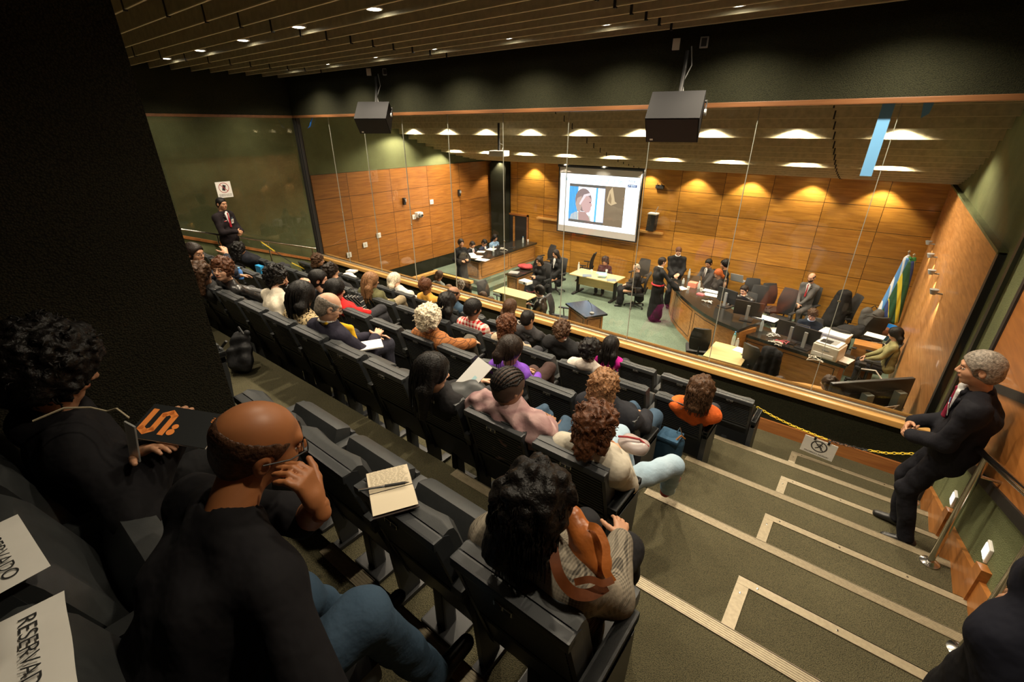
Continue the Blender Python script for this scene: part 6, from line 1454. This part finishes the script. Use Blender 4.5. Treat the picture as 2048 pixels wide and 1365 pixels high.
# daylight reflections built as blue strips on the glass, plus a hanging film wisp
b = MB(); gx = lambda px_: px_
b.quad([(-.155, YG + .076, .175), (-.245, YG + .076, .175), (-.255, YG + .076, -.42), (-.165, YG + .076, -.42)][::-1], m_blue); tag(b.build('blue_glass_strip'), 'long vertical pale blue painted daylight reflection on the glass, upper right', 'tape')
b = MB(); b.quad([(.03, YG + .076, .175), (.10, YG + .076, .175), (.09, YG + .076, .09), (.045, YG + .076, .055)], m_blue); tag(b.build('blue_glass_strip'), 'short pale blue painted daylight reflection right of the long strip', 'tape')
b = MB(); b.tube([(-9.35, YG + .05, .17), (-9.42, YG + .05, .12), (-9.50, YG + .05, .02), (-9.60, YG + .05, -.02)], [.004, .018, .016, .003], mat('bright blue film', (.02, .16, .62), .4), 6); tag(b.build('blue_glass_strip'), 'bright blue wisp of film hanging at the far left of the glass', 'tape')
# reserved sheets on the rearmost chairs
for lab, x, rz, dz in [('sheet reading RESERVADO over the empty rearmost chair back', -1.32, 4, 0), ('sheet reading RESERVADO on the chair back behind the bald man', -.985, -6, 0)]:
    t = thing('reserved_sheet', lab, 'sign', (x, -.20, -.862), math.radians(rz))
    vs = []; fs = []; nu, nv = 9, 7
    for j in range(nv):
        v = j / (nv - 1)
        for i in range(nu):
            u = i / (nu - 1); xx = -.13 + .26 * u; s_ = v * .20
            if s_ < .115: yy, zz = .115 - s_, .012 + .004 * math.sin(u * 9)
            else: yy, zz = -.018 - .01 * math.sin(u * 7 + 1), .006 - (s_ - .115)
            vs.append((xx, yy, zz))
    for j in range(nv - 1):
        for i in range(nu - 1): fs.append((j * nu + i, j * nu + i + 1, (j + 1) * nu + i + 1, (j + 1) * nu + i))
    b = MB(); b.add(vs, fs, m_paper); b.build('sheet', t, True)
    text('RESERVADO', .038, m_ink, 'sheet_text', t, (0, .060, .018), (0, 0, 0))
# notebook on the chair back
t = thing('open_notebook', 'open cream notebook with handwriting lying on an empty chair back', 'notebook', (-1.115, .715, -1.172), math.radians(-30))
m_pg = mat('cream page', (.78, .68, .50), .8); b = MB()
b.box((-.115, -.078, -.004), (.115, .078, .0), mat('notebook cover', (.05, .035, .03), .6), .002); b.build('cover', t)
for sx in (-1, 1):
    b = MB(); vs = []; fs = []
    for j in range(2):
        for i in range(8): u = i / 7; vs.append((sx * (.002 + .108 * u), -.075 + .15 * j, .004 + .010 * math.sin(min(u * 3, 1) * PI / 2) * (1 - u * .6)))
    for i in range(7): fs.append((i, i + 1, 8 + i + 1, 8 + i) if sx > 0 else (i, 8 + i, 8 + i + 1, i + 1))
    b.add(vs, fs, m_pg); b.build('page', t, True)
b = MB(); rg = random.Random(3); m_hw = mat('pencil writing', (.22, .18, .12), .8)
for r in range(13):
    x = -.104 + r * .0075
    y = -.066
    while y < .055:
        l = rg.uniform(.006, .016); z = .014 + .0008
        b.quad([(x, y, z), (x + .0016, y, z), (x + .0022, y + l, z), (x + .0006, y + l, z)], m_hw); y += l + .005
b.build('handwriting', t)
t = thing('pen', 'black and metal pen lying in the fold of the open notebook', 'pen', (-1.115, .715, -1.150), math.radians(-30 + 82)); b = MB(); b.tube([(-.11, 0, 0), (-.02, 0, 0)], .0045, m_steel, 8); b.build('pen_body', t, True); b = MB(); b.tube([(-.02, 0, 0), (.05, 0, 0)], .0055, m_black, 8); b.tube([(.05, 0, 0), (.065, 0, 0)], [.005, .001], m_steel, 8); b.build('pen_cap', t, True)
# booklet of the person in the hoodie
pb = Vector((-1.613, 0.295, -0.878))
t = thing('booklet', 'black booklet with bold orange lettering held by the hooded person', 'booklet', pb); t.rotation_euler = (math.radians(16), math.radians(8), math.radians(34))
b = MB(); b.box((-.125, -.065, -.008), (.125, .065, .0), m_paper, .002); b.box((-.127, -.067, .0), (.127, .067, .002), mat('booklet cover', (.022, .024, .025), .35)); b.build('cover', t)
m_or = mat('orange print', (.95, .30, .06), .6)
b = MB()
def band(P, w, z=.003):
    for i in range(len(P) - 1):
        a, c = Vector((*P[i], 0)), Vector((*P[i + 1], 0)); d = (c - a).normalized() * w * .5; nrm = Vector((-d.y, d.x, 0)); a2, c2 = a - d * .6, c + d * .6
        b.quad([tuple(a2 + nrm + Vector((0, 0, z))), tuple(a2 - nrm + Vector((0, 0, z))), tuple(c2 - nrm + Vector((0, 0, z))), tuple(c2 + nrm + Vector((0, 0, z)))], m_or)
band([(-.105, .042), (-.105, -.030), (-.085, -.042), (-.068, -.030), (-.068, .030), (-.050, .042), (-.033, .030), (-.033, -.040)], .019)
b.lathe([(.012, 0), (.012, .0006)], m_or, (-.008, -.030, .003), 14); b.lathe([(.010, 0), (.010, .0006)], m_or, (-.006, -.008, .003), 14); b.build('orange_lettering', t)
text('nova\nrev', .017, m_or, 'small_lettering', t, (.100, .038, .003), (0, 0, -PI / 2))
# plastic badge sleeve and lanyard
t = thing('lanyard', 'cream lanyard with a clear badge holder hanging from the hooded person', 'lanyard', (-1.596, 0.167, -0.859)); t.rotation_euler = (0, 0, math.radians(20))
b = MB(); b.tube([(-.20, -.10, .10), (-.16, -.04, .115), (-.12, .0, .10), (-.08, .015, .085), (-.04, .02, .10), (.0, .02, .075)], .003, mat('cream cord', (.42, .36, .24), .8), 6); b.build('cord', t, True)
b = MB(); b.box((-.018, .0, -.075), (.022, .006, .075), mat('clear sleeve', (.45, .46, .44), .2, alpha=.7), .004, Matrix.Rotation(math.radians(18), 4, 'Y')); b.build('badge_holder', t)
# clear folder on the lap of the long haired woman
t = thing('plastic_folder', 'clear plastic folder with papers held by the long haired woman', 'folder', (-1.831, 1.882, -1.492)); t.rotation_euler = (math.radians(38), math.radians(-6), math.radians(-24))
b = MB(); b.box((-.11, -.14, 0), (.11, .14, .004), mat('milky plastic', (.66, .66, .64), .25, alpha=.9, coat=.5), .001); b.build('sleeve', t); b = MB(); b.box((-.10, -.13, -.004), (.10, .0, -.001), m_blackpl); b.build('dark_insert', t)
b = MB(); b.quad([(.02, -.02, .005), (.06, -.02, .005), (.06, .03, .005), (.02, .03, .005)], mat('pale blue emblem', (.30, .48, .52), .6)); b.build('emblem', t)
sack('handbag', 'black and cream handbag on the lap of the long haired woman', 'bag', (-1.813, 1.778, -1.561), [ell((0, 0, 0), (.13, .10, .07)), ell((.05, .06, .03), (.10, .06, .06))], m_leather, .010)
# notepads, bottle, bags of the audience
paper('white notepad on the knee of the man in the navy blazer', (-3.109, 1.985, -1.673), .17, .22, -30, None, .01, 'notepad', 'notepad')
P = PEOPLE['balding man in a navy blazer with a yellow scarf writing on a notepad']; S = Skin()
S.add(blob([cap(P['N'] + (.05, .0, .0), P['Ch'] + (.07, .145, .06), .024, .028), cap(P['Ch'] + (.07, .145, .06), P['Ch'] + (.10, .17, -.12), .028, .022), cap(P['N'] + (-.05, 0, 0), P['Ch'] + (-.03, .15, .02), .022, .026), cap(P['N'] + (-.05, -.04, .01), P['N'] + (.05, -.04, .01), .02)], .008, .015), cloth_m('yellow scarf', (.72, .42, .02))); S.build('scarf', P['root'])
bottle('blue capped water bottle held beside the man in leather', (-6.223, 2.287, -1.758), .15, mat('blue bottle', (.08, .22, .55), .2), m_blue)
sack('backpack', 'black crumpled backpack on the floor behind the fourth row', 'backpack', (-4.200, 1.368, -1.980), [cap((0, 0, .07), (-.02, .05, .26), .10, .075), cap((-.09, -.02, .06), (-.05, .02, .22), .06, .05), cap((.09, -.01, .06), (.05, .03, .20), .06, .05), cap((0, -.07, .06), (-.01, -.05, .18), .055, .04), cap((-.03, .05, .27), (.04, .09, .33), .035, .02)], cloth_m('black nylon', (.016, .016, .017), .6), .009, .015, 0, 36, .012)
o = [x for x in C.objects if x.name.startswith('backpack')][-1]
b = MB(); b.tube([(-.05, -.06, .27), (-.12, -.11, .18), (-.08, -.12, .06)], .012, m_black, 6); b.tube([(-.03, .06, .32), (0, .05, .38), (.04, .06, .32)], .010, m_black, 6); b.build('strap', o, True)
m_tan = mat('tan leather', (.42, .125, .025), .38, noise=.2, scale=12, bump=.25, bscale=40)
wp = Vector((-0.414, 0.885, -1.098))
def rel(*P): return [tuple(Vector(p) - wp) for p in P]
bb = rel((-0.493, 0.924, -1.074), (-0.428, 0.904, -1.105), (-0.384, 0.886, -1.148), (-0.430, 0.877, -1.165))
o = sack('leather_bag', 'tan leather shoulder bag carried on the back by the woman in glen check', 'bag', wp, [cap(bb[0], bb[1], .030, .040), cap(bb[1], bb[2], .040, .042), cap(bb[0], bb[3], .030, .04), cap(bb[3], bb[2], .04, .036)], m_tan, .007, .02, 0, 44, .006)
b = MB()
def smooth(P, n=6):
    P = [Vector(p) for p in P]; P = [P[0]] + P + [P[-1]]; o_ = []
    for i in range(1, len(P) - 2):
        for q in range(n):
            u = q / n; o_.append(.5 * ((2 * P[i]) + (-P[i - 1] + P[i + 1]) * u + (2 * P[i - 1] - 5 * P[i] + 4 * P[i + 1] - P[i + 2]) * u * u + (-P[i - 1] + 3 * P[i] - 3 * P[i + 1] + P[i + 2]) * u ** 3))
    return o_ + [P[-2]]
def strapm(b, P, w, m):
    P = smooth(P); vs = []; fs = []
    for i, p in enumerate(P):
        d = (P[min(i + 1, len(P) - 1)] - P[max(i - 1, 0)]).normalized(); view = (-(p + wp)).normalized(); s_ = d.cross(view).normalized() * w * .5; nn = s_.cross(d).normalized() * .0035
        vs += [p + s_ + nn, p - s_ + nn, p - s_ - nn, p + s_ - nn]
    for i in range(len(P) - 1):
        for j in range(4): fs.append((i * 4 + j, i * 4 + (j + 1) % 4, i * 4 + 4 + (j + 1) % 4, i * 4 + 4 + j))
    fs += [(0, 1, 2, 3), tuple(len(vs) - 4 + q for q in (3, 2, 1, 0))]
    b.add(vs, fs, m)
m_tand = mat('dark tan leather', (.13, .036, .009), .6, noise=.2, scale=30, spec=.25)
strapm(b, rel((-0.517, 0.823, -1.035), (-0.470, 0.773, -1.055), (-0.426, 0.738, -1.085), (-0.384, 0.742, -1.123), (-0.346, 0.769, -1.130), (-0.324, 0.817, -1.128)), .030, m_tand); b.build('shoulder_strap', o, True)
b = MB(); strapm(b, rel((-0.431, 0.903, -1.050), (-0.400, 0.897, -1.039), (-0.360, 0.874, -1.060), (-0.338, 0.838, -1.096), (-0.312, 0.833, -1.120)), .022, m_tan); b.build('carry_strap', o, True)
b = MB(); strapm(b, rel((-0.389, 0.761, -1.109), (-0.356, 0.782, -1.093), (-0.327, 0.799, -1.102), (-0.310, 0.825, -1.101)), .018, m_tand); b.build('lower_strap', o, True)
o = sack('backpack', 'blue backpack standing by the aisle beside the golden curls', 'backpack', (-0.897, 3.252, -2.660), [cap((0, 0, .08), (0, 0, .30), .075), cap((.05, 0, .06), (.05, .02, .27), .065), cap((-.05, 0, .06), (-.05, 0, .28), .065)], cloth_m('navy canvas', (.03, .075, .13)), .011, .02, 0, 20, .005)
b = MB(); b.tube([(.06, -.05, .34), (.09, -.03, .39), (.11, .02, .34)], .008, mat('tan trim', (.30, .12, .03), .5), 6); b.tube([(.03, .04, .34), (.05, .05, .41), (.08, .04, .35)], .006, m_steel, 6); b.box((-.09, -.09, .31), (.09, .08, .35), cloth_m('navy canvas', (.03, .075, .13)), .02); b.build('handle', o, True)
o = sack('tote_bag', 'translucent pale bag with maroon edging on the lap of the woman in cream', 'bag', (-0.726, 1.977, -1.558), [ell((0, 0, 0), (.085, .07, .04)), ell((.05, -.02, .01), (.04, .04, .03))], mat('pale vinyl', (.36, .31, .30), .35), .008, .02, 0, 50, .006)
b = MB(); b.tube([(-.08, -.03, .035), (-.03, -.03, .055), (.03, -.01, .055), (.08, .0, .025)], .006, m_red, 6); b.build('edging', o, True)
t = thing('handbag', 'black and cream striped handbag beside the woman in red', 'bag', (-5.161, 3.168, -2.101), math.radians(25))
b = MB(); b.prism([(-.15, -.09), (.15, -.09), (.11, .09), (-.11, .09)], -.045, .045, p_stripe, 'Y'); b.box((-.152, -.048, -.095), (.152, .048, -.06), m_leather, .008); b.build('bag_body', t)
b = MB(); b.tube([(-.07, -.02, .08), (-.05, -.03, .17), (.05, -.03, .17), (.07, -.02, .08)], .006, m_leather, 6); b.tube([(-.07, .03, .08), (-.05, .04, .16), (.05, .04, .16), (.07, .03, .08)], .006, m_leather, 6); b.build('bag_handle', t, True)
sack('sun_hat', 'white cap lying on the sill at the left', 'hat', (-7.878, 4.778, -2.630), [ell((0, 0, 0), (.10, .13, .06)), ell((.05, .0, -.03), (.14, .15, .02))], m_paper, .012)
paper('white paper bundle on the sill near the left corner', (-8.220, 5.112, -2.690), .2, .14, 20, None, .03, 'paper', 'paper_bundle')
b = MB(); b.box((-.10, -.035, 0), (.10, .035, .17), mat('cyan blue plastic folder', (.03, .30, .62), .35), .01); tag(b.build('folder_case', None, False, (-8.332, 3.400, -2.364)), 'bright blue plastic case on a seat of the second row', 'case')
# visitor badges and armband patches of the guards
for key, nm in (('grey haired guard in a black suit standing at the right rail, hands clasped', 'older guard'), ('young guard in a black suit and red tie standing by the left glass', 'young guard')):
    P = PEOPLE[key]; r = P['root']; a = r.rotation_euler.z
    c = P['Ch'] + np.array([-.07, .135, .02]); T = Matrix.Translation(Vector(c)) @ Matrix.Rotation(math.radians(-12), 4, 'X')
    b = MB(); b.box((-.028, 0, -.042), (.028, .003, .042), m_white, .002, T); b.box((-.012, .0031, -.012), (.012, .004, .014), mat('badge photo', (.25, .12, .10), .6), 0, T); b.tube([T @ Vector((0, 0, .042)), T @ Vector((.0, -.004, .075))], .003, m_blue, 6); b.build('badge', r)
    c = P['Ch'] + np.array([.085, .118, .045]); T = Matrix.Translation(Vector(c)); b = MB(); b.box((-.03, 0, -.006), (.03, .010, .006), m_rd, .001, T); b.box((-.03, .0, .006), (.0, .010, .011), m_white, 0, T); b.build('pocket_trim', r)
# dark clad companion at the lower right edge
person('person in dark clothes at the lower right edge beside the handrail', (.60, 1.22, Zk(0)), math.radians(20), (.08, -.02, 1.56), sit=False, near=True, hair=('short', .006, 0, 'black'), topc=(.012, .013, .022), leg=(.010, .010, .012), W=.215, s=1.02, hl=(.05, .25, .9), hr=(.12, .2, .92))
